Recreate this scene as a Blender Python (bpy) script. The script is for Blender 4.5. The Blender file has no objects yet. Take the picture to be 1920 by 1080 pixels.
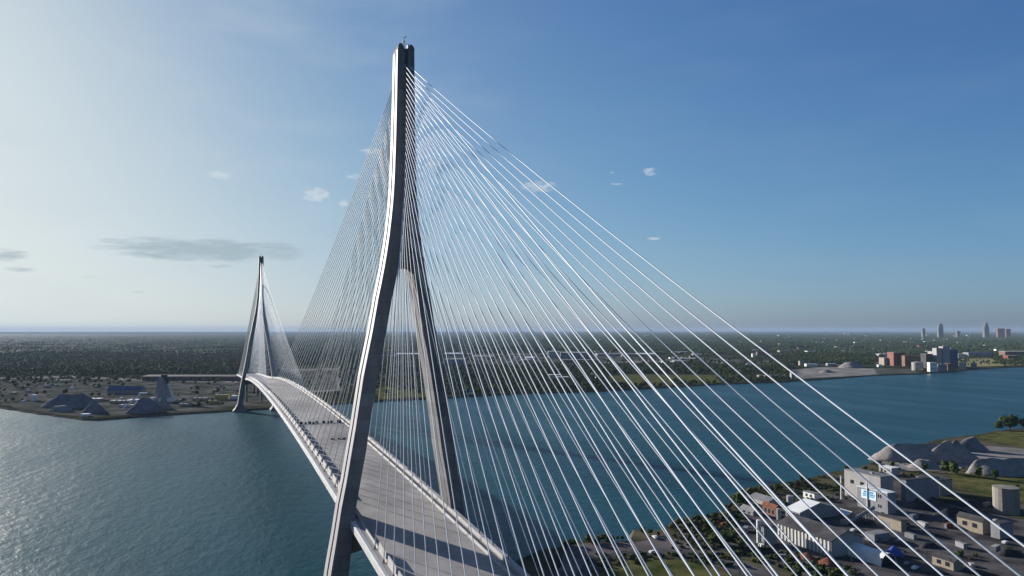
import bpy, bmesh, math, random
import numpy as np
from mathutils import Vector, Matrix, noise as mnoise
from mathutils.geometry import tessellate_polygon
R = math.radians
rnd = random.Random(7)
S = bpy.context.scene
COL = S.collection

# ------------------------------------------------------------------ camera
CAM = Vector((-64.65, -268.54, 114.2))
YAW, PITCH, FPX = R(21.978), R(3.2257), 1396.4
cd = bpy.data.cameras.new('camera'); cam = bpy.data.objects.new('camera', cd); COL.objects.link(cam)
cam.location = CAM
cam.rotation_euler = (math.pi/2 + PITCH, 0, -YAW)
cd.sensor_width = 36; cd.lens = 36*FPX/1920; cd.clip_start = .5; cd.clip_end = 200000
S.camera = cam
# ------------------------------------------------------------------ sky, sun, exposure
SUN_AZ, SUN_EL = R(-26), R(14.6)            # azimuth from +Y towards +X
W = bpy.data.worlds.new('World'); S.world = W; W.use_nodes = True
wn, wl = W.node_tree.nodes, W.node_tree.links
wn.clear()
wo = wn.new('ShaderNodeOutputWorld'); wb = wn.new('ShaderNodeBackground'); wb.inputs[1].default_value = .05
sky = wn.new('ShaderNodeTexSky'); sky.sky_type = 'NISHITA'; sky.sun_disc = False
sky.sun_elevation = SUN_EL; sky.sun_rotation = SUN_AZ
sky.altitude = 100; sky.air_density = .7; sky.dust_density = 1.2; sky.ozone_density = 6.0
wl.new(wb.outputs[0], wo.inputs[0])
sd = bpy.data.lights.new('sun', 'SUN'); sun = bpy.data.objects.new('sun', sd); COL.objects.link(sun)
sd.energy = 5.0; sd.angle = R(.55); sd.color = (1, .95, .88)
sv = Vector((math.sin(SUN_AZ)*math.cos(SUN_EL), math.cos(SUN_AZ)*math.cos(SUN_EL), math.sin(SUN_EL)))
sun.rotation_euler = sv.to_track_quat('Z', 'Y').to_euler(); sun.location = (0, 0, 400)
S.view_settings.view_transform = 'Standard'; S.view_settings.look = 'None'
S.view_settings.gamma = 1; S.view_settings.use_curve_mapping = False
S.view_settings.exposure = 1.0
HAZE = 2.8e-5

# clouds: a few small soft clouds, as directions in the sky
def vmath(op, a, b=None, nt=None):
    n = nt.nodes.new('ShaderNodeVectorMath'); n.operation = op
    for i, v in enumerate((a, b)):
        if v is None: continue
        if hasattr(v, 'links'): nt.links.new(v, n.inputs[i])
        else: n.inputs[i].default_value = v
    return n
def fmath(nt, op, a, b=None, c=None, clamp=False):
    n = nt.nodes.new('ShaderNodeMath'); n.operation = op; n.use_clamp = clamp
    for i, v in enumerate((a, b, c)):
        if v is None: continue
        if hasattr(v, 'links'): nt.links.new(v, n.inputs[i])
        else: n.inputs[i].default_value = v
    return n.outputs[0]
FW = Vector((math.sin(YAW)*math.cos(PITCH), math.cos(YAW)*math.cos(PITCH), math.sin(PITCH)))
RT = Vector((math.cos(YAW), -math.sin(YAW), 0)); UP = RT.cross(FW)
def ray(u, v): return FW + RT*((u-960)/FPX) - UP*((v-540)/FPX)
def G(u, v, z=2.0):
    """the place on the ground that the survey sheet pixel (u, v) shows"""
    d = ray(u, v); return CAM + d*((z-CAM.z)/d.z)
def dist(p): return (Vector(p)-CAM).dot(FW)

tc = wn.new('ShaderNodeTexCoord')
sep = wn.new('ShaderNodeSeparateXYZ'); wl.new(tc.outputs['Generated'], sep.inputs[0])
NT = W.node_tree
az = fmath(NT, 'ARCTAN2', sep.outputs[0], sep.outputs[1])          # radians, from +Y to +X
el = fmath(NT, 'ARCSINE', sep.outputs[2])
cmb = wn.new('ShaderNodeCombineXYZ'); wl.new(az, cmb.inputs[0]); wl.new(el, cmb.inputs[1])
nz = wn.new('ShaderNodeTexNoise'); nz.inputs['Scale'].default_value = 90; nz.inputs['Detail'].default_value = 7; nz.inputs['Roughness'].default_value = .62
mp = wn.new('ShaderNodeMapping'); mp.inputs['Scale'].default_value = (1, 2.2, 1); wl.new(cmb.outputs[0], mp.inputs[0]); wl.new(mp.outputs[0], nz.inputs[0])
nzd = wn.new('ShaderNodeTexNoise'); nzd.inputs['Scale'].default_value = 26; nzd.inputs['Detail'].default_value = 8; nzd.inputs['Roughness'].default_value = .62
mpd = wn.new('ShaderNodeMapping'); mpd.inputs['Scale'].default_value = (1, 6, 1); wl.new(cmb.outputs[0], mpd.inputs[0]); wl.new(mpd.outputs[0], nzd.inputs[0])
def cloud_mask(items, gain, nz=nz):
    tot = None
    for (u, v, wu, hv, amp) in items:
        d = ray(u, v).normalized(); a0, e0 = math.atan2(d.x, d.y), math.asin(d.z)
        sx, sy = wu/FPX*.5, hv/FPX*.5
        dx = fmath(NT, 'DIVIDE', fmath(NT, 'SUBTRACT', az, a0), sx); dy = fmath(NT, 'DIVIDE', fmath(NT, 'SUBTRACT', el, e0), sy)
        r2 = fmath(NT, 'ADD', fmath(NT, 'MULTIPLY', dx, dx), fmath(NT, 'MULTIPLY', dy, dy))
        m = fmath(NT, 'MULTIPLY', fmath(NT, 'SUBTRACT', 1.0, r2, clamp=True), amp)
        tot = m if tot is None else fmath(NT, 'MAXIMUM', tot, m)
    t = fmath(NT, 'ADD', tot, fmath(NT, 'MULTIPLY', fmath(NT, 'SUBTRACT', nz.outputs[0], .5), 2.6))
    t = fmath(NT, 'MULTIPLY', fmath(NT, 'SUBTRACT', t, .42), gain, clamp=True)
    return fmath(NT, 'MULTIPLY', t, fmath(NT, 'MULTIPLY', tot, 4, clamp=True))
white = cloud_mask([(412, 328, 62, 18, 1), (592, 365, 70, 34, 1.1), (643, 381, 24, 24, .9), (1010, 350, 90, 28, 1), (1218, 321, 34, 24, .85),
                    (700, 285, 60, 26, .9), (664, 331, 40, 14, .8), (1226, 447, 40, 8, .9), (1155, 345, 34, 8, .7), (1148, 323, 14, 10, .7), (186, 228, 18, 8, .7), (1040, 221, 20, 12, .5), (820, 300, 70, 40, .6), (950, 520, 160, 22, .45)], 1.6)
dark = cloud_mask([(385, 468, 420, 52, 1.5), (480, 462, 250, 24, 1.2), (300, 476, 200, 24, 1.3), (15, 478, 80, 30, 1), (420, 500, 70, 9, .9), (50, 505, 100, 12, .8), (175, 520, 60, 9, .8), (258, 547, 44, 7, .8), (90, 516, 60, 7, .5)], 1.1, nzd)
# high thin cirrus streaks
n2 = wn.new('ShaderNodeTexNoise'); n2.inputs['Scale'].default_value = 5; n2.inputs['Detail'].default_value = 5
m2 = wn.new('ShaderNodeMapping'); m2.inputs['Scale'].default_value = (1, 3.6, 1); m2.inputs['Rotation'].default_value = (0, 0, .12); wl.new(cmb.outputs[0], m2.inputs[0]); wl.new(m2.outputs[0], n2.inputs[0])
left_ = fmath(NT, 'MULTIPLY', fmath(NT, 'SUBTRACT', .45, az, clamp=True), 2.2, clamp=True)
cir = fmath(NT, 'MULTIPLY', fmath(NT, 'SUBTRACT', n2.outputs[0], .48, clamp=True), .4, clamp=True)
def mixc(fac, a, b):
    m = wn.new('ShaderNodeMix'); m.data_type = 'RGBA'; wl.new(fac, m.inputs[0])
    for i, v in ((6, a), (7, b)):
        if hasattr(v, 'links'): wl.new(v, m.inputs[i])
        else: m.inputs[i].default_value = v
    return m.outputs[2]
# soft shoulder, as the camera's own response to the bright half of the sky
s3 = wn.new('ShaderNodeSeparateColor'); wl.new(sky.outputs[0], s3.inputs[0]); c3 = wn.new('ShaderNodeCombineColor')
for i, (g, A) in enumerate(((1.2, 3.36), (1.25, 3.6), (1.2, 3.56))):
    q = fmath(NT, 'POWER', fmath(NT, 'MULTIPLY', s3.outputs[i], .1), g)
    q = fmath(NT, 'DIVIDE', fmath(NT, 'MULTIPLY', q, A*10), fmath(NT, 'ADD', fmath(NT, 'MULTIPLY', q, 4), 1.0))
    wl.new(q, c3.inputs[i])
c = mixc(fmath(NT, 'MULTIPLY', cir, fmath(NT, 'ADD', .35, fmath(NT, 'MULTIPLY', left_, 2.4)), clamp=True), c3.outputs[0], (5.6, 6.4, 7.0, 1))
c = mixc(fmath(NT, 'MULTIPLY', white, .6), c, (6.6, 7.3, 7.8, 1))
c = mixc(fmath(NT, 'MULTIPLY', dark, .62), c, (3.0, 4.1, 4.7, 1))
wl.new(c, wb.inputs[0])

# ------------------------------------------------------------------ helpers
def mat(name, col, rough=.8, var=.25, scale=.3, col2=None, bump=0, bscale=None, metal=0, spec=.12, detail=5, stretch=None, emit=0):
    m = bpy.data.materials.new(name); m.use_nodes = True
    n, l = m.node_tree.nodes, m.node_tree.links
    p = n['Principled BSDF']; p.inputs['Roughness'].default_value = rough; p.inputs['Metallic'].default_value = metal
    p.inputs['Specular IOR Level'].default_value = spec
    t = n.new('ShaderNodeTexCoord'); g = n.new('ShaderNodeNewGeometry')
    src = g.outputs['Position']
    mpn = n.new('ShaderNodeMapping'); l.new(src, mpn.inputs[0])
    if stretch: mpn.inputs['Scale'].default_value = stretch
    no = n.new('ShaderNodeTexNoise'); no.inputs['Scale'].default_value = scale; no.inputs['Detail'].default_value = detail; no.inputs['Roughness'].default_value = .6
    l.new(mpn.outputs[0], no.inputs[0])
    r = n.new('ShaderNodeValToRGB'); l.new(no.outputs[0], r.inputs[0])
    a = [max(0, x*(1-var)) for x in col]; b = col2 if col2 else [min(1, x*(1+var)) for x in col]
    r.color_ramp.elements[0].position = .35; r.color_ramp.elements[1].position = .65
    r.color_ramp.elements[0].color = (*a, 1); r.color_ramp.elements[1].color = (*b, 1)
    l.new(r.outputs[0], p.inputs['Base Color'])
    if bump:
        bn = n.new('ShaderNodeTexNoise'); bn.inputs['Scale'].default_value = bscale or scale*4; bn.inputs['Detail'].default_value = 5; l.new(src, bn.inputs[0])
        bb = n.new('ShaderNodeBump'); bb.inputs['Distance'].default_value = bump; bb.inputs['Strength'].default_value = .8
        l.new(bn.outputs[0], bb.inputs['Height']); l.new(bb.outputs[0], p.inputs['Normal'])
    return m
def bands(m, axis, period, width, dark, var, dots=False):
    """pour joints: thin darker lines and a slightly different tone for each pour"""
    nt = m.node_tree; n, l = nt.nodes, nt.links; p = n['Principled BSDF']; src = p.inputs['Base Color'].links[0].from_socket
    g = n.new('ShaderNodeNewGeometry'); sp = n.new('ShaderNodeSeparateXYZ'); l.new(g.outputs['Position'], sp.inputs[0])
    q = fmath(nt, 'DIVIDE', sp.outputs[axis], period); fr = fmath(nt, 'FRACT', q); ln = fmath(nt, 'LESS_THAN', fr, width)
    wn_ = n.new('ShaderNodeTexWhiteNoise'); wn_.noise_dimensions = '1D'; l.new(fmath(nt, 'FLOOR', q), wn_.inputs['W'])
    f = fmath(nt, 'MULTIPLY', fmath(nt, 'SUBTRACT', 1.0, fmath(nt, 'MULTIPLY', ln, dark)), fmath(nt, 'ADD', 1-var, fmath(nt, 'MULTIPLY', wn_.outputs[0], 2*var)))
    mx = n.new('ShaderNodeVectorMath'); mx.operation = 'SCALE'; l.new(src, mx.inputs[0]); l.new(f, mx.inputs['Scale']); l.new(mx.outputs[0], p.inputs['Base Color']); return m
def obj(name, verts, faces, m, parent=None, smooth=False, loc=None):
    me = bpy.data.meshes.new(name); me.from_pydata([tuple(v) for v in verts], [], faces)
    mm = m if isinstance(m, (list, tuple)) else [m]
    for x in mm: me.materials.append(x)
    if smooth:
        me.polygons.foreach_set('use_smooth', [True]*len(me.polygons))
    me.update()
    o = bpy.data.objects.new(name, me); COL.objects.link(o)
    if parent: o.parent = parent
    if loc is not None: o.location = loc
    return o
class MB:
    def __init__(s): s.v = []; s.f = []; s.mi = []
    def add(s, v, f, mi=0):
        b = len(s.v); s.v += [tuple(x) for x in v]; s.f += [tuple(i+b for i in q) for q in f]; s.mi += [mi]*len(f); return s
    def box(s, x0, x1, y0, y1, z0, z1, M=None, mi=0):
        v = [Vector((x, y, z)) for z in (z0, z1) for x, y in ((x0, y0), (x1, y0), (x1, y1), (x0, y1))]
        if M is not None: v = [M @ q for q in v]
        return s.add(v, [(3, 2, 1, 0), (4, 5, 6, 7), (0, 1, 5, 4), (1, 2, 6, 5), (2, 3, 7, 6), (3, 0, 4, 7)], mi)
    def loft(s, rings, cap=True, closed=True, mi=0):
        n = len(rings[0]); b = len(s.v); v = [tuple(p) for r in rings for p in r]; f = []
        for i in range(len(rings)-1):
            for j in range(n if closed else n-1):
                k = (j+1) % n; f.append((i*n+j, i*n+k, (i+1)*n+k, (i+1)*n+j))
        if cap: f.append(tuple(range(n-1, -1, -1))); f.append(tuple((len(rings)-1)*n+j for j in range(n)))
        return s.add(v, f, mi)
    def tube(s, pts, r, n=6, cap=True, mi=0):
        rr = r if isinstance(r, (list, tuple)) else [r]*len(pts); rings = []
        for i, p in enumerate(pts):
            p = Vector(p); d = (Vector(pts[min(i+1, len(pts)-1)])-Vector(pts[max(i-1, 0)])).normalized()
            a = d.cross(Vector((0, 0, 1)));
            if a.length < .05: a = Vector((1, 0, 0))
            a.normalize(); bb = d.cross(a)
            rings.append([p + (a*math.cos(t) + bb*math.sin(t))*rr[i] for t in [2*math.pi*k/n for k in range(n)]])
        return s.loft(rings, cap, mi=mi)
    def cyl(s, x, y, z0, z1, r, n=16, r2=None, mi=0):
        r2 = r if r2 is None else r2
        return s.loft([[(x+q*math.cos(2*math.pi*k/n), y+q*math.sin(2*math.pi*k/n), z) for k in range(n)] for z, q in ((z0, r), (z1, r2))], mi=mi)
    def build(s, name, m, parent=None, smooth=False, loc=None):
        o = obj(name, s.v, s.f, m, parent, smooth, loc)
        if any(s.mi): o.data.polygons.foreach_set('material_index', s.mi)
        return o
def tag(o, label=None, cat=None, group=None, kind=None):
    if label: o['label'] = label
    if cat: o['category'] = cat
    if group: o['group'] = group
    if kind: o['kind'] = kind
    return o
def empty(name, loc=(0, 0, 0), rz=0):
    o = bpy.data.objects.new(name, None); COL.objects.link(o); o.location = loc; o.rotation_euler = (0, 0, rz); o.empty_display_size = 1; return o
def copy_tree(o, parent=None):
    c = o.copy(); COL.objects.link(c)
    if parent: c.parent = parent
    for ch in list(o.children): copy_tree(ch, c)
    return c
def link_to(o, parent): o.parent = parent; return o

# ------------------------------------------------------------------ materials
M = {}
M['concrete'] = mat('pylon_concrete', (.150, .146, .150), .75, .3, .12, bump=.03, bscale=2, stretch=(1, 1, .25))
M['concrete_dark'] = mat('anchor_recess_concrete', (.13, .125, .125), .85, .2, .2)
M['groove'] = mat('shadow_joint', (.05, .05, .055), .9, .1)
M['deck'] = mat('deck_concrete', (.275, .255, .240), .85, .30, .05, bump=.01, bscale=3, stretch=(1, .35, 1), detail=9)
M['parapet'] = mat('parapet_concrete', (.35, .34, .33), .7, .1, .4)
M['steel'] = mat('white_painted_steel', (.42, .42, .42), .5, .08, .3)
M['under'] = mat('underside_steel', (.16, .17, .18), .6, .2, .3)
M['cable'] = mat('cable_sheath', (.64, .66, .68), .6, .04, .5, spec=.2)
M['damper'] = mat('dark_damper', (.06, .065, .07), .5, .1)
M['pipe'] = mat('anchor_pipe_steel', (.42, .43, .44), .45, .1)
M['dark'] = mat('dark_equipment', (.03, .032, .036), .6, .3, 1)

# water
def water_mat():
    m = bpy.data.materials.new('river_water'); m.use_nodes = True; nt = m.node_tree; n, l = nt.nodes, nt.links
    p = n['Principled BSDF']; p.inputs['Roughness'].default_value = .3; p.inputs['IOR'].default_value = 1.33; p.inputs['Specular IOR Level'].default_value = .12
    g = n.new('ShaderNodeNewGeometry')
    def noise(sc, det, stretch=(1, 1, 1), rot=0, rough=.55):
        a = n.new('ShaderNodeMapping'); a.inputs['Scale'].default_value = stretch; a.inputs['Rotation'].default_value = (0, 0, rot); l.new(g.outputs['Position'], a.inputs[0])
        b = n.new('ShaderNodeTexNoise'); b.inputs['Scale'].default_value = sc; b.inputs['Detail'].default_value = det; b.inputs['Roughness'].default_value = rough; l.new(a.outputs[0], b.inputs[0]); return b.outputs[0]
    big = noise(.006, 4, (1, .5, 1), .4)
    r = n.new('ShaderNodeValToRGB'); l.new(big, r.inputs[0]); r.color_ramp.elements[0].position = .35; r.color_ramp.elements[1].position = .68
    r.color_ramp.elements[0].color = (.004, .043, .062, 1); r.color_ramp.elements[1].color = (.007, .058, .072, 1)
    l.new(r.outputs[0], p.inputs['Base Color'])
    mr = n.new('ShaderNodeMapRange'); l.new(noise(.011, 4, (1, .3, 1), .9, .6), mr.inputs['Value']); mr.inputs['From Min'].default_value = .35; mr.inputs['From Max'].default_value = .65; mr.inputs['To Min'].default_value = .30; mr.inputs['To Max'].default_value = .42; l.new(mr.outputs[0], p.inputs['Roughness'])
    w1 = noise(.16, 3, (1, .55, 1), .5); w2 = noise(.55, 4, (1, .6, 1), .2, .65); w3 = noise(.035, 2, (1, .6, 1), .7)
    h = fmath(nt, 'ADD', fmath(nt, 'ADD', fmath(nt, 'MULTIPLY', w1, 1.0), fmath(nt, 'MULTIPLY', w2, .34)), fmath(nt, 'MULTIPLY', w3, .9))
    b = n.new('ShaderNodeBump'); b.inputs['Strength'].default_value = 1; b.inputs['Distance'].default_value = .74; l.new(h, b.inputs['Height']); l.new(b.outputs[0], p.inputs['Normal'])
    return m
M['water'] = water_mat()
bands(M['concrete'], 2, 4.6, .035, .3, .13)
bands(M['deck'], 1, 7.5, .03, .22, .05)
M['edge_band'] = bands(mat('pale_edge_band', (.27, .258, .262), .6, .06, .3), 2, 4.6, .02, .12, .03)

# ------------------------------------------------------------------ river and land
wv = [(-60000, -8000), (60000, -8000), (60000, 60000), (-60000, 60000)]
tag(obj('river_water', [(x, y, 0) for x, y in wv], [(0, 1, 2, 3)], M['water']), kind='structure')
def jitter(pts, step, amp, seed):
    r = random.Random(seed); out = []
    for a, b in zip(pts[:-1], pts[1:]):
        a = Vector(a).to_2d(); b = Vector(b).to_2d(); L = (b-a).length; n = max(1, int(L/step)); nn = Vector((-(b-a).y, (b-a).x)).normalized()
        for k in range(n):
            q = a.lerp(b, k/n) + nn*(r.uniform(-amp, amp) if k else 0); out.append(q)
    out.append(Vector(pts[-1]).to_2d()); return out
def land(name, shore, rest, mats, z=2.0, slope=4.5, inward=1):
    """shore: water side; rest: the far corners"""
    sh = shore; n = len(sh); top = []
    for i, p in enumerate(sh):
        d = (sh[min(i+1, n-1)]-sh[max(i-1, 0)]).normalized(); nn = Vector((-d.y, d.x))*inward
        top.append(p + nn*slope)
    poly = top + [Vector(q) for q in rest]
    tris = tessellate_polygon([[Vector((p.x, p.y, 0)) for p in poly]])
    v = [(p.x, p.y, z) for p in poly]; b = len(v)
    v += [(p.x, p.y, -.8) for p in sh]; f = []
    for t in tris:
        a, bb, cc = [Vector(v[i]) for i in t]
        f.append(tuple(t) if (bb-a).cross(cc-a).z > 0 else tuple(reversed(t)))
    k = len(f)
    for i in range(n-1):
        q = (i, i+1, b+i+1, b+i) if inward < 0 else (i, b+i, b+i+1, i+1)
        f.append(q)
    o = obj(name, v, f, mats); o.data.polygons.foreach_set('material_index', [0]*k + [1]*(len(f)-k))
    return tag(o, kind='structure')
def far_land_mat():
    m = mat('far_land', (.022, .030, .014), .95, .4, .004, (.055, .058, .03), detail=8, spec=0)
    return m
M['farland'] = far_land_mat()
M['rock'] = mat('bank_rock', (.07, .065, .055), .95, .6, .25, bump=.4, bscale=.6, spec=0)
M['dirt'] = mat('yard_dirt', (.035, .045, .024), .95, .3, .022, (.125, .118, .112), detail=12, spec=0)
M['nearland'] = mat('rough_ground', (.045, .05, .022), .95, .3, .03, (.11, .095, .065), bump=.15, bscale=.5, detail=9, spec=0)
M['grass'] = mat('mown_grass', (.045, .062, .018), .95, .25, .07, (.125, .115, .045), detail=8, spec=0)
M['asphalt'] = mat('asphalt', (.040, .039, .041), .9, .25, .06, (.115, .106, .102), detail=8, spec=0)
M['pale'] = mat('pale_gravel', (.16, .15, .145), .95, .2, .02, (.27, .25, .235), detail=8, spec=0)
M['gravel'] = mat('grey_gravel', (.20, .185, .175), .95, .2, .2, bump=.4, bscale=.8, detail=7, spec=0)
M['coal'] = mat('dark_stockpile', (.035, .035, .038), .95, .3, .2, bump=.4, bscale=.6, spec=0)
far_shore = [(-9000, 5200), (-2600, 2500), (-760, 1540), (-430, 1150), (-347, 1021), (-306, 951), (-216, 815), (-196, 801), (-125, 829), (-38, 851), (27, 862), (124, 899), (181, 913), (269, 926), (320, 937), (403, 959), (472, 967), (546, 950),
             (693, 969), (849, 1009), (941, 1021), (1072, 1019), (1286, 1066), (1472, 1123), (1640, 1128), (1801, 1169), (2053, 1249), (2251, 1271), (2900, 1400), (5000, 2100), (14000, 5000), (50000, 12000)]
fs = jitter(far_shore, 22, 2.2, 3)
land('far_bank_land', fs, [(50000, 50000), (-9000, 50000), (-50000, 50000), (-50000, 9000)], [M['farland'], M['rock']], 2.0, 5, 1)
near_shore = [(-3000, -900), (-420, -130), (-160, -20), (-60, 18), (0, 38), (40, 56), (74, 76), (81, 81), (93, 89), (104, 89), (113, 100), (121, 97), (129, 91), (144, 86), (153, 99), (159, 105), (170, 98), (189, 109), (207, 117), (222, 116), (237, 124), (263, 148), (283, 168), (308, 173), (338, 175),
              (366, 183), (399, 196), (413, 190), (454, 212), (498, 232), (540, 250), (579, 269), (640, 290), (706, 298), (747, 309), (807, 314), (1300, 470), (3000, 700), (12000, 1500)]
ns = jitter(near_shore, 9, 1.2, 5)
land('near_bank_land', ns, [(12000, -7000), (-3000, -7000)], [M['nearland'], M['rock']], 2.0, 3.5, -1)

# ------------------------------------------------------------------ the bridge
def deck_z(y):
    t = abs(y-426.5); e = 3.0 if y > 426.5 else 0
    return 58.2-9.52*(t/426.5)**2-e*(t/426.5)**4 if t < 426.5 else 48.68-e-(.036 if e else .0446)*(t-426.5)
BR = tag(empty('cable_stayed_bridge'), 'white cable-stayed bridge with two tall concrete pylons crossing the river', 'bridge')
HW = 18.8
Y0, Y1 = -352, 1205
ys = [Y0 + 7.5*i for i in range(int((Y1-Y0)/7.5)+1)]
def strip(prof, ys_, closed=True):
    """sweep an (x, dz) profile along the deck line"""
    return MB().loft([[(x, y, deck_z(y)+dz) for x, dz in prof] for y in ys_], cap=True, closed=closed)
deck = strip([(-17.2, -.3), (17.2, -.3), (17.2, 0), (-17.2, 0)], ys).build('deck', M['deck'], BR)
for s in (-1, 1):
    strip([(s*17.2, -2.2), (s*18.8, -2.2), (s*18.8, .05), (s*18.45, .25), (s*17.2, .1)][::s], ys).build('edge_girder', M['steel'], deck)
fb = MB()
for y in [Y0+4+7.5*i for i in range(int((Y1-Y0)/7.5))]:
    z = deck_z(y); fb.box(-17.1, 17.1, y-.25, y+.25, z-2.1, z-.32)
tag(fb.build('floor_beam', M['under'], deck), kind='stuff')
# left: low inner barrier broken into panels; right: inner barrier, sunken path, outer parapet
for s in (1,):
    strip([(14.2, .02), (14.75, .02), (14.6, .95), (14.35, .95)], ys).build('inner_barrier', M['parapet'], BR)
    strip([(16.95, .1), (18.5, .26), (18.45, 1.35), (17.1, 1.35)], ys).build('outer_parapet', M['parapet'], BR)
strip([(-15.9, .02), (-15.3, .02), (-15.45, .85), (-15.75, .85)], ys).build('inner_barrier', M['parapet'], BR)

main_anchor = [28 + 14.75*i for i in range(27)]
side_anchor = [332-10.0*i for i in range(14)] + [202-12.7*(i+1) for i in range(13)]
side_anchor = side_anchor[::-1]
# panels on the left barrier, one per cable bay
pan = None
allb = sorted([a for a in main_anchor] + [853-a for a in main_anchor])
for a, b in list(zip(allb[:-1], allb[1:])) + [(-x2, -x1) for x1, x2 in zip(side_anchor[:-1], side_anchor[1:])]:
    L = b-a; y0, y1 = a+L*.06, b-L*.16
    mb = MB().loft([[(-15.85, y, deck_z(y)+.86), (-15.35, y, deck_z(y)+.86), (-15.45, y, deck_z(y)+2.7), (-15.75, y, deck_z(y)+2.7)] for y in (y0, y1)])
    mb.build('barrier_panel', M['parapet'], BR)

# pylon
ZT = [(2, 29.0, 21.2), (8, 28.2, 20.8), (31, 25.2, 19.2), (42, 23.4, 18.1), (53, 21.8, 16.9), (62, 20.1, 15.4), (72, 18.5, 13.6), (80, 17.2, 12.6), (98, 14.6, 9.7), (114, 11.5, 6.7), (120, 10.5, 5.7), (125.5, 9.6, 4.8), (131, 8.5, 3.6), (137, 7.4, 2.5), (142, 6.6, 2.0), (148.5, 5.7, 1.6), (155, 5.0, 1.2), (160.5, 4.5, .95), (166, 4.15, .75), (172, 3.9, .62), (185, 3.55, .6), (200, 3.3, .6), (217.5, 3.1, .6)]
def dep(z): return 4.25 + (217.5-z)*.0135 + max(0, 40-z)*.03      # half depth along the bridge
ARCH_BASE = .0
def leg_rings(s):
    out = []
    for z, xo, xi in ZT:
        h = dep(z); g = .8 + (217.5-z)*.0022; gd = 1.8; ch = .45
        P = [(xi, -h), (xo-ch, -h), (xo, -h+ch), (xo, -g), (xo-gd, -g), (xo-gd, g), (xo, g), (xo, h-ch), (xo-ch, h), (xi, h)]
        if s < 0: P = P[::-1]
        out.append([(s*x, y, z) for x, y in P])
    return out
def make_pylon(y):
    core = MB()
    rings = []
    for z, xo, xi in ZT:
        if z < 137: continue
        h = dep(z)-1.1; rings.append([(-xi-.05, -h, z), (xi+.05, -h, z), (xi+.05, h, z), (-xi-.05, h, z)])
    core.loft(rings)
    p = core.build('pylon', M['concrete_dark'], BR, loc=(0, y, 0))
    for s in (-1, 1):
        MB().loft(leg_rings(s)).build('leg', M['concrete'], p)
        for y_ in (-1, 1):
            rg = []
            for z, xo, xi in ZT[1:]:
                h = dep(z); g = .8 + (217.5-z)*.0022
                rg.append([(s*(xo-.1), y_*(g+.02), z), (s*(xo+.03), y_*(g+.02), z), (s*(xo+.03), y_*(h-.42), z), (s*(xo-.1), y_*(h-.42), z)])
            MB().loft(rg).build('edge_band', M['edge_band'], p)
        # the pedestal the leg flares into
        MB().loft([[(s*a, -c, z), (s*b, -c, z), (s*b, c, z), (s*a, c, z)][::s] for z, a, b, c in ((-1, 15.5, 34.5, 10.5), (1.5, 16, 34, 10), (4, 18.3, 31.2, 8.6), (9, 19.8, 28.9, 7.7))]).build('pedestal', M['concrete'], p)
    cb = MB().loft([[(x, -4, z0), (x, 4, z0), (x, 4, z1), (x, -4, z1)] for x, z0, z1 in ((-19.6, 36.5, 43.5), (-8, 39, 43.5), (8, 39, 43.5), (19.6, 36.5, 43.5))])
    cb.build('cross_beam', M['concrete'], p)
    # crown: rounded shoulders on the two horns with a low gap between them
    cr = MB()
    for s in (-1, 1):
        cr.loft([[(s*(x0), -h, z), (s*(x1), -h, z), (s*(x1), h, z), (s*(x0), h, z)][::s] for z, x0, x1, h in ((217.5, .6, 3.1, 4.25), (218.6, .9, 3.0, 4.1), (219.5, 1.3, 2.6, 3.7), (220, 1.6, 2.2, 3.2))])
    cr.box(-.7, .7, -3.4, 3.4, 217.5, 218.1)
    cr.build('crown', M['concrete_dark'], p)
    for yy in (-3.9, 3.9):
        rl = MB()
        for xx in (-1.4, -.5, .5, 1.4): rl.tube([(xx, yy, 218), (xx, yy, 219.6)], .06, 4)
        rl.tube([(-1.6, yy, 219.6), (1.6, yy, 219.6)], .06, 4)
        rl.build('crown_railing', M['steel'], p)
    ms = MB().tube([(-.6, -2.5, 218), (-.6, -2.5, 222.6)], .16, 5).tube([(-.6, -2.5, 222.2), (.4, -2.4, 223.2)], .12, 5).box(-.9, -.3, -2.8, -2.2, 220.6, 221.2)
    ms.build('mast', M['dark'], p)
    MB().box(.9, 1.5, -2.2, -1.4, 219, 220.2).build('equipment_box', M['steel'], p)
    return p
make_pylon(0); make_pylon(853)

# stay cables
def stay(ytow, i, ydeck, s, rad=.12):
    k = i/26
    za = 212.3-1.95*(26-i) - max(0, 12-i)**1.35*.42
    d = 1 if ydeck > ytow else -1
    h = dep(za)-1.1
    A = Vector((s*.62 + s*max(0, (170-za))*.03, ytow + d*h, za)); zd = deck_z(ydeck)
    B = Vector((s*16.6, ydeck, zd+.1)) if s < 0 else Vector((17.6, ydeck, zd+1.3)); L = (B-A).length; n = 12; pts = []
    sag = L*L*3.6e-5
    for j in range(n+1):
        t = j/n; p = A.lerp(B, t); p.z -= 4*sag*t*(1-t); pts.append(p)
    o = MB().tube(pts, rad, 6).build('stay_cable', M['cable'], BR, True)
    e = (pts[-3]-pts[-1]).normalized()
    MB().tube([B, B+e*3.0], .17, 6).tube([B-e*.3, B+e*.9], .27 if s < 0 else .18, 6, mi=1).build('anchor_pipe', [M['pipe'], M['damper']], o)
for ty, d in ((0, 1), (853, -1)):
    for s in (-1, 1):
        for i in range(27):
            stay(ty, i, ty + d*main_anchor[i], s, .165 if ty == 0 else .14)
            stay(ty, i, ty - d*side_anchor[i], s)
# side span piers
for y in (853+120, 853+230, 853+332, -120, -230, -332):
    z = deck_z(y)
    mb = MB()
    for s in (-1, 1): mb.box(s*11-1.6, s*11+1.6, y-1.6, y+1.6, 0, z-4.4)
    mb.box(-14.5, 14.5, y-1.8, y+1.8, z-4.4, z-2.25)
    mb.build('pier', M['concrete'], BR)


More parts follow.
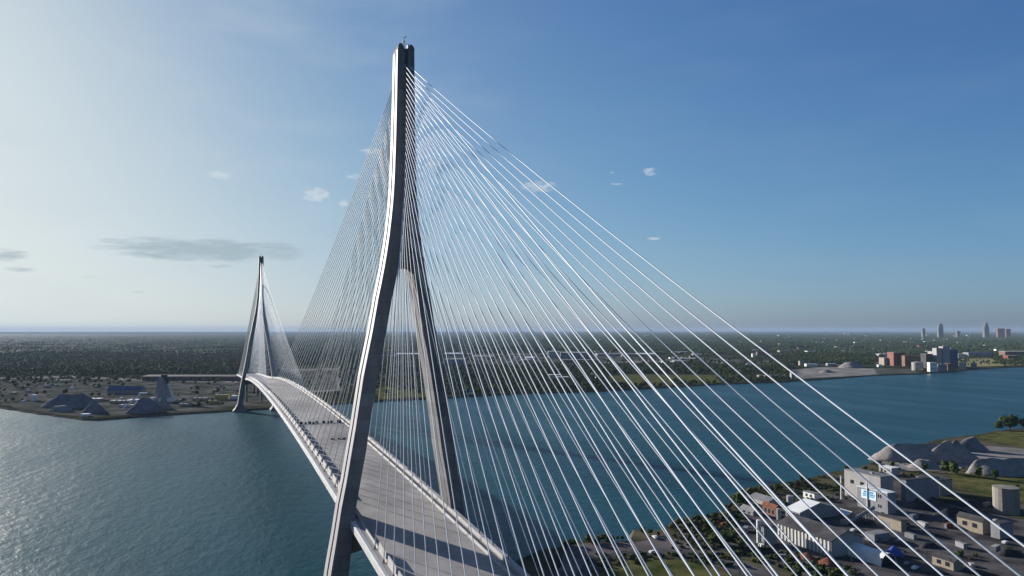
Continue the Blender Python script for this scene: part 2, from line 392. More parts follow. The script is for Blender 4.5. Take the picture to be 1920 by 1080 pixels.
# ------------------------------------------------------------------ more materials
M['leaf'] = None
def leaf_mat(name, a, b):
    m = bpy.data.materials.new(name); m.use_nodes = True; nt = m.node_tree; n, l = nt.nodes, nt.links
    p = n['Principled BSDF']; p.inputs['Roughness'].default_value = .8; p.inputs['Specular IOR Level'].default_value = .05
    g = n.new('ShaderNodeNewGeometry'); o = n.new('ShaderNodeObjectInfo'); no = n.new('ShaderNodeTexNoise'); no.inputs['Scale'].default_value = .35; l.new(g.outputs['Position'], no.inputs[0])
    n2_ = n.new('ShaderNodeTexNoise'); n2_.inputs['Scale'].default_value = .0035; n2_.inputs['Detail'].default_value = 6; l.new(g.outputs['Position'], n2_.inputs[0])
    f = fmath(nt, 'ADD', fmath(nt, 'MULTIPLY', no.outputs[0], .35), fmath(nt, 'ADD', fmath(nt, 'MULTIPLY', o.outputs['Random'], .35), fmath(nt, 'MULTIPLY', fmath(nt, 'SUBTRACT', n2_.outputs[0], .3), 1.0)))
    r = n.new('ShaderNodeValToRGB'); l.new(f, r.inputs[0]); r.color_ramp.elements[0].position = .25; r.color_ramp.elements[1].position = .85
    r.color_ramp.elements[0].color = (*a, 1); r.color_ramp.elements[1].color = (*b, 1); l.new(r.outputs[0], p.inputs['Base Color'])
    return m
M['leaf'] = leaf_mat('foliage', (.018, .034, .010), (.065, .085, .022))
M['leaf2'] = leaf_mat('dry_foliage', (.045, .050, .018), (.11, .105, .035))
M['bark'] = mat('bark', (.06, .045, .035), .9, .3, 2)
def pm(key, col, **k): M[key] = mat(key, col, **k); return M[key]
pm('white_metal', (.62, .61, .58), rough=.6, var=.08, scale=.2, stretch=(1, 1, .2))
pm('grey_metal', (.20, .20, .21), rough=.6, var=.12, scale=.25, stretch=(1, 1, .2))
pm('pale_wall', (.30, .285, .275), var=.12, scale=.2, stretch=(1, 1, .3))
pm('tan_wall', (.26, .22, .17), var=.15, scale=.2)
pm('dark_roof', (.055, .052, .056), var=.35, scale=.12)
pm('grey_roof', (.17, .17, .175), var=.2, scale=.1)
pm('white_roof', (.62, .62, .61), var=.08, scale=.1)
pm('blue_roof', (.06, .09, .17), var=.15, scale=.1)
pm('red_brick', (.20, .085, .065), var=.25, scale=.2)
pm('brown_brick', (.17, .10, .075), var=.25, scale=.2)
pm('rust', (.16, .055, .035), var=.5, scale=.8, bump=.3)
pm('blue_paint', (.04, .08, .30), var=.2, scale=.4)
pm('sign_blue', (.06, .30, .50), var=.05, scale=.4)
pm('sign_white', (.55, .66, .72), var=.03, scale=.4)
pm('yellow_paint', (.42, .30, .08), var=.2, scale=.5)
pm('window_dark', (.02, .022, .028), rough=.2, var=.1, spec=.5)
pm('tyre', (.015, .015, .015), var=.1)
pm('mound_dark', (.135, .13, .14), var=.35, scale=.08, bump=.4, bscale=.3, spec=0)
pm('mound_pale', (.22, .20, .185), var=.2, scale=.08, bump=.4, bscale=.4, spec=0)
pm('haze_tower', (.13, .14, .15), var=.1, scale=.02)

# ------------------------------------------------------------------ ground covers (roads, yards, fields)
lift = [0]
def cover(name, px, m, zk=None, seed=0, amp=0, world=False):
    lift[0] += 1; z = 2.0 + .012*lift[0]
    p2 = [Vector(q) if world else G(q[0], q[1], 2).to_2d() for q in px]
    if amp: p2 = jitter(p2+[p2[0]], amp*4, amp, seed)[:-1]
    tris = tessellate_polygon([[Vector((p.x, p.y, 0)) for p in p2]]); v = [(p.x, p.y, z) for p in p2]; f = []
    for t in tris:
        a, b, c_ = [Vector(v[i]) for i in t]; f.append(tuple(t) if (b-a).cross(c_-a).z > 0 else tuple(reversed(t)))
    return tag(obj(name, v, f, m), kind='structure')
# far bank
cover('gravel_yard', [(0, 712), (60, 703), (260, 713), (440, 716), (560, 712), (560, 750), (520, 762), (430, 767), (300, 774), (180, 782), (120, 778), (40, 767), (0, 758)], M['dirt'], amp=4)
cover('yard_track', [(0, 707), (130, 704), (270, 711), (445, 714), (445, 717), (260, 714), (130, 708), (0, 711)], M['pale'])
cover('industrial_yard', [(540, 694), (640, 690), (700, 662), (900, 668), (1160, 668), (1300, 675), (1200, 692), (980, 689), (860, 688), (800, 700), (700, 712), (640, 733), (560, 735)], M['dirt'], amp=8)
cover('plaza_road', [(545, 692), (632, 690), (634, 676), (638, 676), (637, 733), (560, 737), (556, 733.5), (631, 730.5), (632, 693.5), (545, 696)], M['pale'])
cover('far_street', [(860, 685), (1010, 684), (1110, 680), (1310, 672), (1470, 678), (1600, 684), (1600, 686), (1460, 681), (1310, 675), (1110, 683), (1010, 687), (860, 688)], M['pale'])
cover('far_street', [(700, 665), (830, 664), (1100, 663), (1330, 662), (1330, 663.2), (1100, 664.4), (830, 666), (700, 667)], M['pale'])
cover('riverside_meadow', [(1140, 706), (1190, 701), (1260, 703), (1430, 702), (1430, 712), (1330, 718), (1260, 720), (1170, 725)], M['grass'], amp=3)
cover('riverside_meadow', [(700, 728), (745, 724), (800, 732), (800, 744), (712, 749)], M['grass'], amp=3)
cover('far_clearing', [(1300, 670), (1410, 674), (1470, 682), (1420, 684), (1310, 678)], M['dirt'], amp=4)
cover('gravel_wharf', [(1478, 694), (1540, 688), (1640, 691), (1650, 702), (1560, 707), (1490, 710)], M['pale'], amp=4)
cover('gravel_wharf', [(1640, 690), (1720, 692), (1720, 699), (1645, 702)], M['dirt'], amp=4)
cover('dry_field', [(1790, 672), (1925, 672), (1925, 683), (1850, 687), (1800, 688)], mat('dry_grass', (.24, .21, .11), .95, .2, .01, spec=0), amp=4)
# near bank
cover('paved_yard', [(1055, 1052), (1062, 1024), (1110, 1018), (1200, 1016), (1240, 1006), (1280, 1016), (1300, 1033), (1250, 1036), (1160, 1036), (1100, 1060), (1085, 1120), (1020, 1120)], mat('worn_paving', (.125, .108, .105), .95, .2, .05, spec=0), amp=1)
cover('riverside_road', [(1100, 1050), (1160, 1034), (1260, 1028), (1310, 1033), (1385, 1050), (1445, 1072), (1500, 1105), (1440, 1110), (1370, 1072), (1300, 1048), (1240, 1040), (1160, 1046), (1110, 1068), (1080, 1110), (1060, 1110)], M['asphalt'])
cover('mown_lawn', [(1115, 1078), (1165, 1052), (1240, 1046), (1300, 1054), (1365, 1078), (1400, 1110), (1350, 1160), (1120, 1160)], M['grass'], amp=1)
cover('road_verge', [(1370, 1025), (1420, 1030), (1470, 1035), (1600, 1072), (1600, 1085), (1500, 1080), (1440, 1062), (1385, 1040)], M['nearland'], amp=1)
cover('works_yard', [(1395, 968), (1430, 955), (1480, 945), (1560, 925), (1650, 900), (1720, 905), (1760, 940), (1860, 960), (1960, 985), (1960, 1110), (1640, 1110), (1600, 1075), (1460, 1030), (1390, 1005)], M['asphalt'], amp=1.5)
cover('access_road', [(1375, 990), (1400, 985), (1440, 1020), (1560, 1075), (1640, 1120), (1580, 1120), (1500, 1075), (1420, 1040), (1345, 1030), (1345, 1018), (1400, 1020)], M['asphalt'])
cover('storage_lawn', [(1783, 886), (1850, 890), (2000, 902), (2000, 950), (1920, 942), (1850, 932), (1800, 915), (1785, 900)], M['grass'], amp=1)
cover('riverside_lawn', [(1830, 822), (1850, 814), (1880, 810), (2100, 806), (2100, 842), (1920, 838), (1870, 832)], M['grass'], amp=2)
cover('pale_stock_yard', [(1650, 868), (1700, 855), (1790, 838), (1840, 836), (1920, 842), (2100, 848), (2100, 880), (1900, 872), (1840, 872), (1790, 882), (1700, 884), (1660, 880)], M['pale'], amp=2)

# ------------------------------------------------------------------ builders for what stands on the ground
DR = Vector((RT.x, RT.y, 0)).normalized(); DF = Vector((FW.x, FW.y, 0)).normalized()
def proj(P):
    d = Vector(P)-CAM; w = d.dot(FW); return 960+FPX*d.dot(RT)/w, 540-FPX*d.dot(UP)/w
def solve_len(c, d, u, hi=400):
    lo, h = 0, hi; s0 = 1 if proj(c)[0] < u else -1
    for _ in range(40):
        m = (lo+h)/2
        if (proj(c+d*m)[0]-u)*s0 < 0: lo = m
        else: h = m
    return lo
def shell(W_, D_, H, wall, roof, par, kind='flat', rh=0, over=.4, ribs=0, ribmat=None, nwin=(0, 0), face='x', base=0, doors=0, unit=True):
    """a building in its own axes: x 0..W, y 0..D"""
    MB().box(0, W_, 0, D_, base, H).build('wall', wall, par)
    if kind == 'flat':
        r = MB().box(-.2, W_+.2, -.2, D_+.2, H+.003, H+.45).box(1, W_-1, 1, D_-1, H+.453, H+.5)
    elif kind == 'gabley':                                     # ridge along y
        e = over; r = MB().loft([[(-e, y, H-.1), (W_/2, y, H+rh), (W_+e, y, H-.1), (W_+e, y, H+.25), (W_/2, y, H+rh+.35), (-e, y, H+.25)][::-1] for y in (-e, D_+e)])
        r.add([(0, .01, H), (W_, .01, H), (W_/2, .01, H+rh)], [(0, 1, 2)], 1).add([(0, D_-.01, H), (W_, D_-.01, H), (W_/2, D_-.01, H+rh)], [(2, 1, 0)], 1)
    else:                                                      # ridge along x
        e = over; r = MB().loft([[(x, -e, H-.1), (x, D_/2, H+rh), (x, D_+e, H-.1), (x, D_+e, H+.25), (x, D_/2, H+rh+.35), (x, -e, H+.25)] for x in (-e, W_+e)])
        r.add([(.01, 0, H), (.01, D_, H), (.01, D_/2, H+rh)], [(2, 1, 0)], 1).add([(W_-.01, 0, H), (W_-.01, D_, H), (W_-.01, D_/2, H+rh)], [(0, 1, 2)], 1)
    r.build('roof', [roof, wall], par)
    if kind == 'flat' and W_ > 8 and D_ > 8 and H > 3 and unit:
        for k in range(min(3, 1+int(W_/14))):
            ux, uy = W_*(.25+.25*k), D_*(.3+.2*(k % 2)); MB().box(ux, ux+1.6, uy, uy+2.2, H+.506, H+1.7).build('roof_unit', M['grey_metal'], par)
    nx, nz_ = nwin; me = None
    for a in range(nx):
        for b in range(nz_):
            L = D_ if face == 'x' else W_; cw = L/(nx+.6); zc = H*(b+.62)/nz_ - .2; wd, hh = min(cw*.5, 3), min(H/nz_*.45, 2.4)
            t = cw*(a+.8)
            if face == 'x': mb = MB().box(-.06, .1, t-wd/2, t+wd/2, zc-hh/2, zc+hh/2)
            else: mb = MB().box(t-wd/2, t+wd/2, -.06, .1, zc-hh/2, zc+hh/2)
            mb.build('window', M['window_dark'], par)
    for k in range(ribs):
        y = D_*(k+.5)/ribs; MB().box(-.35, -.003, y-.28, y+.28, base, H-.15).build('rib', ribmat or wall, par)
    if doors:
        for k in range(doors):
            t = D_*(k+.6)/doors; MB().box(-.05, .1, t-1.8, t+1.8, 0, min(4, H*.6)).build('door', M['grey_metal'], par)
def nb(name, label, cat, cu, cv, ul, ur, vt, wall, roof, rz=0, maxl=80, **k):
    """a building near the bridge: near corner at (cu, cv), one wall running along the bridge, the other across it"""
    c = G(cu, cv, 2.0); c.z = 2.0; X = Vector((math.cos(rz), math.sin(rz), 0)); Y = Vector((-math.sin(rz), math.cos(rz), 0))
    D_ = min(maxl, solve_len(c, Y, ul)); W_ = min(maxl, solve_len(c, X, ur)); H = (cv-vt)*dist(c)/FPX
    e = tag(empty(name, c, rz), label, cat); shell(W_, D_, H, wall, roof, e, **k); return e, W_, D_, H
def fb(name, label, cat, u0, u1, vb, vt, D_, wall, roof, group=None, turn=0, parts=True, **k):
    """a building on the far bank, standing square to the river view"""
    c = G(u0, vb, 2.0); e_ = G(u1, vb, 2.0); W_ = (e_-c).length; H = (vb-vt)*dist(c)/FPX; rz = -YAW+turn; c.z = 2
    if not parts:
        mb = MB().box(0, W_, 0, D_, 0, H).box(.5, W_-.5, .5, D_-.5, H+.003, H+.5)
        o = mb.build(name, wall, None, loc=c); o.rotation_euler = (0, 0, rz); return tag(o, label, cat, group)
    e = tag(empty(name, c, rz), label, cat, group); shell(W_, D_, H, wall, roof, e, **k); return e
def cone_pile(name, label, u0, u1, vb, vt, m, seed=0, ridge=0, group=None, cat='gravel pile', squash=1):
    uc = (u0+u1)/2; c = G(uc, vb, 2.0); w = (G(u1, vb)-G(u0, vb)).length/2; H = (vb-vt)*dist(c)/FPX
    c = c + DF*w*.75*squash; c.z = 2.0; H = max(1, H)*1.05; r = random.Random(seed); n = 26; rings = []
    ph = [r.uniform(0, 6.28) for _ in range(4)]
    for k in range(8):
        t = k/7; row = []
        for j in range(n):
            a = 2*math.pi*j/n; q = 1+.10*math.sin(2*a+ph[0])+.07*math.sin(3*a+ph[1])+.04*math.sin(7*a+ph[2])+r.uniform(-.02, .02)
            rad = w*(1-t)**.92*q
            x = math.cos(a)*rad + ridge*w*math.tanh(1.3*math.cos(a))*.6*t; y = math.sin(a)*rad*squash
            row.append((x, y, H*(t**.93)*(1 if k < 7 else .97)-.3*(k == 0)))
        row = [(x+mnoise.noise(Vector((x*.13, y*.13, seed)))*w*.16*t, y+mnoise.noise(Vector((x*.13, y*.13, seed+9)))*w*.12*t, z_*(1+.22*mnoise.noise(Vector((x*.11, y*.11, seed+4))))) for x, y, z_ in row]
        rings.append(row)
    o = MB().loft(rings).build(name, m, None, True, loc=c); o.rotation_euler = (0, 0, -YAW); return tag(o, label, cat, group)
def tank(name, label, uc, vb, vt, wpx, m, cat='silo', dome=.15, group=None, top=None, lift_=0):
    c = G(uc, vb, 2.0); d = dist(c); r = wpx*d/FPX/2; H = (vb-vt)*d/FPX; c = c+DF*r; c.z = 2.0
    e = tag(empty(name, c), label, cat, group)
    mb = MB().loft([[(q*math.cos(2*math.pi*k/20), q*math.sin(2*math.pi*k/20), z) for k in range(20)] for z, q in ((0, r), (H, r))]); mb.build('shell', m, e, False)
    MB().loft([[(q*math.cos(2*math.pi*k/20), q*math.sin(2*math.pi*k/20), z) for k in range(20)] for z, q in ((H+.004, r*1.03), (H+.3, r*1.03), (H+.3+r*dome, r*.15))]).build('roof', top or m, e)
    rr = MB()
    for k in range(1, 4): rr.loft([[(q*math.cos(2*math.pi*j/20), q*math.sin(2*math.pi*j/20), z) for j in range(20)] for z, q in ((H*k/4-.1, r+.08), (H*k/4+.1, r+.08))])
    tag(rr.build('hoop', M['grey_metal'], e), kind='stuff'); return e
def pole(label, u, vb, vt, m, r=.12, name='street_lamp', arm=True):
    c = G(u, vb, 2.0); c.z = 2; H = (vb-vt)*dist(c)/FPX; e = tag(empty(name, c), label, 'street lamp' if arm else 'chimney')
    MB().tube([(0, 0, 0), (0, 0, H)], [r*1.3, r], 8).build('pole' if arm else 'shaft', m, e)
    if arm: MB().tube([(0, 0, H-.2), (1.0, 0, H+.1), (1.9, 0, H+.1)], .07, 5).build('arm', m, e); MB().box(1.5, 2.3, -.18, .18, H+.0, H+.2).build('lamp_head', M['grey_metal'], e)
    else: MB().cyl(0, 0, H+.003, H+.5, r*1.5, 8).build('cap', M['grey_metal'], e)
    return e

# ------------------------------------------------------------------ near bank: the riverside works
nb('ribbed_warehouse', 'long dark-roofed warehouse with white ribbed side wall beside the road', 'warehouse', 1559, 1046, 1458, 1618, 1016, M['pale_wall'], M['dark_roof'], rz=0, kind='gabley', rh=4, ribs=15, ribmat=M['white_metal'])
nb('white_roofed_hall', 'hall with bright white sloping roof behind the ribbed warehouse', 'hall', 1500, 977, 1473, 1575, 962, M['grey_metal'], M['white_roof'], kind='gabley', rh=4.5, nwin=(4, 1))
nb('dark_annex', 'dark flat annex joining the ribbed warehouse next to a white silo', 'annex', 1433, 1024, 1420, 1457, 990, M['grey_metal'], M['dark_roof'], nwin=(2, 1))
tank('white_silo', 'slim white silo at the left end of the dark annex', 1425, 1021, 978, 9, M['white_metal'])
tank('small_silo', 'short pale silo beside the brown shed', 1462, 976, 956, 8, M['pale_wall'])
nb('brown_shed', 'small brown shed near the shore with ribbed wall', 'shed', 1455, 972, 1430, 1462, 955, M['brown_brick'], M['rust'], kind='gabley', rh=2, nwin=(3, 1))
nb('shore_shed', 'low shed with pale roof standing nearest the river trees', 'shed', 1412, 968, 1388, 1425, 961, M['grey_metal'], M['grey_roof'], kind='gabley', rh=2, nwin=(2, 1))
nb('grey_store', 'low grey store with pitched roof between shore shed and white hall', 'store', 1440, 950, 1405, 1466, 942, M['pale_wall'], M['grey_roof'], kind='gabley', rh=2)
tank('squat_tank', 'squat pale tank behind the white roofed hall', 1484, 946, 932, 13, M['pale_wall'], 'tank')
nb('white_kiosk', 'little white block among pipes behind the white roofed hall', 'block', 1527, 938, 1506, 1536, 927, M['white_metal'], M['grey_roof'], nwin=(2, 1))
# mill with the sign
e, W_, D_, H = nb('sign_building', 'grey block with a blue and white sign high on its wall', 'building', 1665, 965, 1608, 1681, 926, M['grey_metal'], M['white_roof'])
for t, zz in ((.22, .78), (.22, .30)):
    for dd in (0, 1.6): MB().box(-.06, .1, D_*t+dd-.5, D_*t+dd+.5, H*zz-1, H*zz+1).build('window', M['window_dark'], e)
sg = MB().box(-.3, -.01, D_*.36, D_*.85, H*.50, H*.93).build('sign', M['sign_white'], e)
tx = MB()
rr = random.Random(4)
for row, (za, zb, ya, yb) in enumerate(((.80, .89, .45, .75), (.70, .77, .40, .80), (.62, .67, .42, .78))):
    y = ya
    while y < yb:
        w_ = rr.uniform(.018, .034); tx.box(-.36, -.302, D_*y, D_*(y+w_), H*za, H*zb); y += w_+.008
tag(tx.build('lettering', M['sign_blue'], sg), kind='stuff')
nb('mill_building', 'tall pale grey mill block with dark vertical bays behind the sign building', 'mill', 1652, 947, 1584, 1676, 896, M['pale_wall'], M['grey_roof'], nwin=(3, 1))
nb('dark_hall', 'large dark hall joined to the right side of the mill', 'hall', 1700, 942, 1690, 1762, 902, M['grey_metal'], M['dark_roof'], maxl=45)
nb('tan_store', 'broad tan walled store right of the dark hall', 'store', 1762, 930, 1718, 1786, 902, M['tan_wall'], M['dark_roof'], nwin=(2, 1), maxl=40)
nb('river_office', 'small white-topped office on the river side of the mill', 'office', 1672, 893, 1648, 1686, 879, M['pale_wall'], M['white_roof'], nwin=(3, 1))
nb('low_tan_building', 'low tan building in front of the sign building', 'building', 1690, 998, 1646, 1700, 978, M['tan_wall'], M['dark_roof'], nwin=(0, 0), doors=1)
nb('two_window_house', 'tan building with two small dark windows at right', 'building', 1843, 1003, 1795, 1856, 980, M['tan_wall'], M['dark_roof'], kind='gabley', rh=2, nwin=(2, 1), maxl=30)
nb('grey_lean_to', 'dark grey shed joined to the two-window building', 'shed', 1875, 1012, 1858, 1900, 984, M['grey_metal'], M['dark_roof'], maxl=26)
nb('roadside_shed', 'low dark-roofed shed beside the road at the bottom', 'shed', 1790, 1072, 1748, 1806, 1055, M['tan_wall'], M['dark_roof'], kind='gabley', rh=1.5, nwin=(2, 1), maxl=26)
tank('concrete_silo', 'big round concrete silo on the lawn at right', 1902, 966, 919, 44, pm('silo_concrete', (.21, .19, .165), var=.25, scale=.15, stretch=(1, 1, .2)), dome=.05)
pole('tall white flue pipe left of the mill', 1578, 938, 893, M['white_metal'], .5, 'flue', False)
pole('shorter white flue pipe in front of the mill wall', 1627, 955, 904, M['white_metal'], .38, 'flue', False)
# sloping conveyor in front of the mill
a = G(1585, 985); b = G(1640, 975); e = tag(empty('conveyor', (a.x, a.y, 2)), 'dark sloping conveyor gallery below the sign building', 'conveyor')
v = Vector((b.x-a.x, b.y-a.y, 7)); MB().tube([(0, 0, .6), tuple(v)], .9, 4).build('gallery', M['grey_metal'], e)
for t in (.35, .7, .97): MB().box(v.x*t-.2, v.x*t+.2, v.y*t-.2, v.y*t+.2, 0, v.z*t).build('leg', M['grey_metal'], e)
for k in range(14):
    t = (k+.5)/14; MB().box(-1.05, 1.05, -.18, .18, 0, .5, Matrix.Translation((v.x*t, v.y*t, v.z*t+1.0))).build('roof_panel', M['pale_wall'], e)
# arched white store
c = G(1652, 1064); c.z = 2; L = solve_len(c, Vector((0, 1, 0)), 1562); r_ = 5.2; e = tag(empty('arched_shelter', c), 'white arched fabric shelter open at its end, beside the road', 'shelter')
MB().box(.6, 2*r_-.6, .35, .5, 0, r_*.8).build('opening_shade', M['window_dark'], e)  # dark slab in window colour stands in for the shade inside the open end
ns_ = 14; pr = [(r_-r_*math.cos(math.pi*k/ns_), r_*1.15*math.sin(math.pi*k/ns_)) for k in range(ns_+1)]
nseg = 6
for q in range(nseg):
    y0_, y1_ = L*q/nseg, L*(q+1)/nseg-.12; mb = MB()
    ring = lambda y, s_: [(r_+(x-r_)*s_, y, z*s_) for x, z in pr]
    mb.loft([ring(y0_, 1)+ring(y0_, .975)[::-1], ring(y1_, 1)+ring(y1_, .975)[::-1]]); mb.build('cover_panel', M['white_metal'], e, False)
MB().box(.5, 2*r_-.5, L-.3, L-.1, 0, r_*.9).build('end_wall', M['grey_metal'], e)
cone_pile('tarpaulin_mound', 'blue tarpaulin mound on the yard beside the arched shelter', 1667, 1700, 1044, 1027, M['blue_paint'], 3, cat='mound')
cone_pile('scrap_heap', 'rust red scrap heap at the foot of the ribbed warehouse', 1500, 1540, 1052, 1041, M['rust'], 5, cat='scrap heap')
cone_pile('scrap_heap', 'lower rust red scrap heap nearer the arched shelter', 1538, 1580, 1062, 1050, M['rust'], 6, cat='scrap heap')
# stock piles
cone_pile('gravel_pile', 'broad pale flat-topped gravel pile closest to the river edge', 1655, 1815, 868, 838, M['mound_pale'], 11, .95, squash=.6)
cone_pile('gravel_pile', 'sharp grey gravel cone with shaded side in the middle of the yard', 1742, 1850, 870, 832, M['gravel'], 12, .2, squash=.6)
cone_pile('gravel_pile', 'dark peaked gravel pile beside the riverside lawn', 1800, 1862, 848, 823, M['mound_dark'], 13, .3, squash=.8)
cone_pile('gravel_pile', 'small dark peak leaning on the sharp grey cone', 1780, 1822, 852, 827, M['mound_dark'], 18, .1, squash=.8)
cone_pile('gravel_pile', 'small pale gravel pile in front of the broad pile', 1716, 1775, 880, 866, M['mound_pale'], 14, .5)
cone_pile('gravel_pile', 'long flat-topped grey gravel bank along the storage lawn', 1828, 1990, 893, 865, M['gravel'], 15, 1.25, squash=.45)
cone_pile('coal_pile', 'low dark pile below the tan store', 1765, 1840, 972, 958, M['coal'], 17, .5, cat='coal pile', squash=.7)
for lab, u, vb, vt in (('thin dark lamp post at the edge of the paved yard', 1103, 1062, 1030), ('thin dark lamp post where the road bends', 1277, 1040, 1004), ('lamp post standing in front of the arched shelter', 1597, 1058, 1028),
                       ('lamp post on the verge left of the ribbed warehouse', 1387, 1078, 1050), ('lamp post by the bottom road right of the arched shelter', 1738, 1062, 1034), ('lamp post near the two-window building', 1770, 1005, 975)):
    pole(lab, u, vb, vt, M['dark'], .14)
def car(label, u, v, m, ang, van=False):
    c = G(u, v); c.z = 2.3; e = tag(empty('parked_van' if van else 'parked_car', c, ang), label, 'van' if van else 'car'); h = 2.1 if van else 1.35
    pr = [(-2.3, .35), (2.3, .35), (2.35, .8), (1.5, .95), (.9, h), (-1.6 if not van else -2.2, h), (-2.35, .95)]
    MB().loft([[(x, y, z) for x, z in pr][::-1] for y in (-.88, .88)]).build('body', m, e)
    for y in (-.89, .87): MB().box(-1.3, .75, y, y+.02, 1.0, h-.15).build('window', M['window_dark'], e)
    for x in (-1.45, 1.45):
        for y in (-.9, .7): MB().loft([[(x+.33*math.cos(2*math.pi*k/10), yy, .33+.33*math.sin(2*math.pi*k/10)) for k in range(10)] for yy in (y, y+.2)]).build('wheel', M['tyre'], e)
car('white van parked under the slim white silo', 1427, 1028, M['white_metal'], 1.2, True)
car('white car on the bottom road below the blue mound', 1716, 1068, M['white_metal'], .3)
car('grey car further right on the bottom road', 1700, 1060, M['grey_metal'], .5)
car('red car beside the shore bushes', 1357, 985, M['rust'], .2)
car('small pale car by the roadside shed', 1822, 1062, M['pale_wall'], .9)
car('white car at the edge of the paved yard', 1228, 1010, M['white_metal'], 1.4)

rc = random.Random(77)
def container(label, u, v, m, ang, n=1):
    c = G(u, v); c.z = 2.15; e = tag(empty('shipping_container', c, ang), label, 'container', 'containers in the works yard')
    MB().box(0, 6.1, 0, 2.44, 0, 2.6).build('body', m, e)
    for k in range(10): MB().box(.3+k*.58, .5+k*.58, -.06, -.002, .15, 2.45).build('rib', m, e)
    MB().box(-.06, -.002, .15, 2.29, .1, 2.5).build('door', M['grey_metal'], e)
for k, (u, v, mk, a_, l_) in enumerate(((1640, 1012, 'rust', .2, 'rust red container in the open yard below the low tan building'), (1652, 1018, 'grey_metal', .2, 'grey container beside the rust red one'), (1720, 1012, 'grey_roof', 1.5, 'dull grey container standing crosswise in the yard middle'),
        (1742, 990, 'pale_wall', 1.4, 'pale container in the shade of the dark hall'), (1776, 992, 'rust', .1, 'rust container left of the two-window building'), (1712, 975, 'grey_metal', .2, 'grey container right of the low tan building'), (1815, 1030, 'grey_metal', 1.3, 'grey container below the two-window building'),
        (1868, 1036, 'pale_wall', .3, 'pale container near the right picture edge'), (1850, 952, 'tan_wall', .2, 'tan container between lawn and coal pile'), (1582, 985, 'tan_wall', .1, 'tan container at the low end of the conveyor'), (1540, 965, 'pale_wall', 1.5, 'pale container behind the white roofed hall'), (1402, 1000, 'grey_metal', .8, 'grey container beside the dark annex'))):
    container(l_, u, v, M[mk], a_)
for l_, u, v, mk, a_ in (('dark car in the shade right of the sign building', 1700, 985, 'dark', 1.2), ('white pickup-sized car beside the conveyor', 1600, 997, 'white_metal', .3), ('pale car near the concrete silo foot', 1868, 978, 'pale_wall', .1), ('blue car in the middle of the works yard', 1690, 1015, 'blue_paint', 1.0),
                         ('white car parked by the grey lean-to', 1885, 1020, 'white_metal', .2), ('grey car on the access road under the ribbed warehouse', 1470, 1046, 'grey_metal', -.6), ('dark car on the riverside road bend', 1350, 1042, 'dark', -.7), ('white car on the riverside road left of the lamp post', 1225, 1038, 'white_metal', .1)):
    car(l_, u, v, M[mk], a_)
def heap(l_, u0, u1, vb, vt, mk, sd_): cone_pile('rubble_heap', l_, u0, u1, vb, vt, M[mk], sd_, .6, cat='heap', squash=.8)
heap('brown rubble heap between the ribbed warehouse roof and conveyor', 1560, 1592, 1004, 996, 'brown_brick', 41); heap('low grey heap right of the conveyor foot', 1645, 1680, 1010, 1003, 'gravel', 42)
heap('dark heap in the yard right of the blue mound', 1730, 1772, 1030, 1021, 'coal', 43); heap('dark heap against the right picture edge', 1880, 1930, 1046, 1034, 'coal', 44); heap('dark earth bank along the storage lawn foot', 1800, 1880, 952, 944, 'coal', 45)
nb('grey_shed', 'flat-roofed grey shed between ribbed warehouse and blue mound', 'shed', 1640, 1018, 1622, 1668, 1004, M['grey_metal'], M['grey_roof'], maxl=18)
nb('white_lean_to', 'small bright lean-to right of the white roofed hall', 'shed', 1590, 972, 1566, 1604, 966, M['grey_metal'], M['white_roof'], kind='gabley', rh=1.5)
# ------------------------------------------------------------------ on the bridge deck: rows of road barriers left by the builders
def site_block(y, x, w, h, lab, grp):
    e = empty('site_barrier', (x, y, deck_z(y)+.005)); tag(e, lab, 'barrier', grp)
    MB().loft([[(-w, -.35, 0), (w, -.35, 0), (w, .35, 0), (-w, .35, 0)], [(-w, -.14, h), (w, -.14, h), (w, .14, h), (-w, .14, h)]]).build('body', M['dark'], e)
    for s in (-1, 1): MB().box(s*w*.7-.25, s*w*.7+.25, -.5, .5, 0, .18).build('foot', M['dark'], e)
yb_ = 213; ORD = ('first', 'second', 'third', 'fourth', 'fifth', 'sixth', 'seventh', 'eighth', 'ninth')
for k, (x, w, h) in enumerate(((-11.5, .9, 1.5), (-8.9, .6, 1.2), (-6.3, .9, 1.4), (-4.1, .6, 1.1), (-2.0, .9, 1.5), (2.2, .8, 1.5), (4.8, .6, 1.4), (7.0, .9, 1.3), (11.6, 1.3, 1.7))):
    site_block(yb_+rnd.uniform(-.8, .8), x, w, h, '%s dark block from the left in the long barrier row across the deck' % ORD[k], 'row of dark barriers across the deck')
for k, x in enumerate((-1.5, 2, 4.6, 7, 9.5)):
    site_block(151+rnd.uniform(-.5, .5), x, .9, .7, '%s low dark block from the left in the short barrier row nearer the pylon' % ORD[k], 'short row of low barriers on the deck')

# ------------------------------------------------------------------ far bank, left: gravel yards and plant
cone_pile('gravel_mound', 'big low slate-grey mound on the point of the far bank', 72, 168, 766, 742, M['mound_dark'], 21, 1.0, squash=.7)
cone_pile('gravel_mound', 'smaller dark mound at the right foot of the slate-grey one', 148, 188, 775, 756, M['mound_dark'], 22, .3)
cone_pile('gravel_mound', 'dark mound with a white conveyor up its side', 225, 292, 776, 749, M['mound_dark'], 23, .3)
cone_pile('gravel_mound', 'tan sand heap in front of the slate-grey mound', 82, 132, 772, 762, M['mound_pale'], 24, .8, squash=.6)
cone_pile('gravel_mound', 'grey heap between conveyor mound and tall grey tower', 262, 318, 768, 755, M['gravel'], 25, .8, squash=.6)
a = G(228, 769); b = G(263, 760); e = tag(empty('conveyor', (a.x, a.y, 2)), 'white conveyor belt climbing the dark mound', 'conveyor'); v = Vector((b.x-a.x, b.y-a.y, 17))
MB().tube([(0, 0, 1), tuple(v)], 1.5, 4).build('belt_housing', M['white_metal'], e)
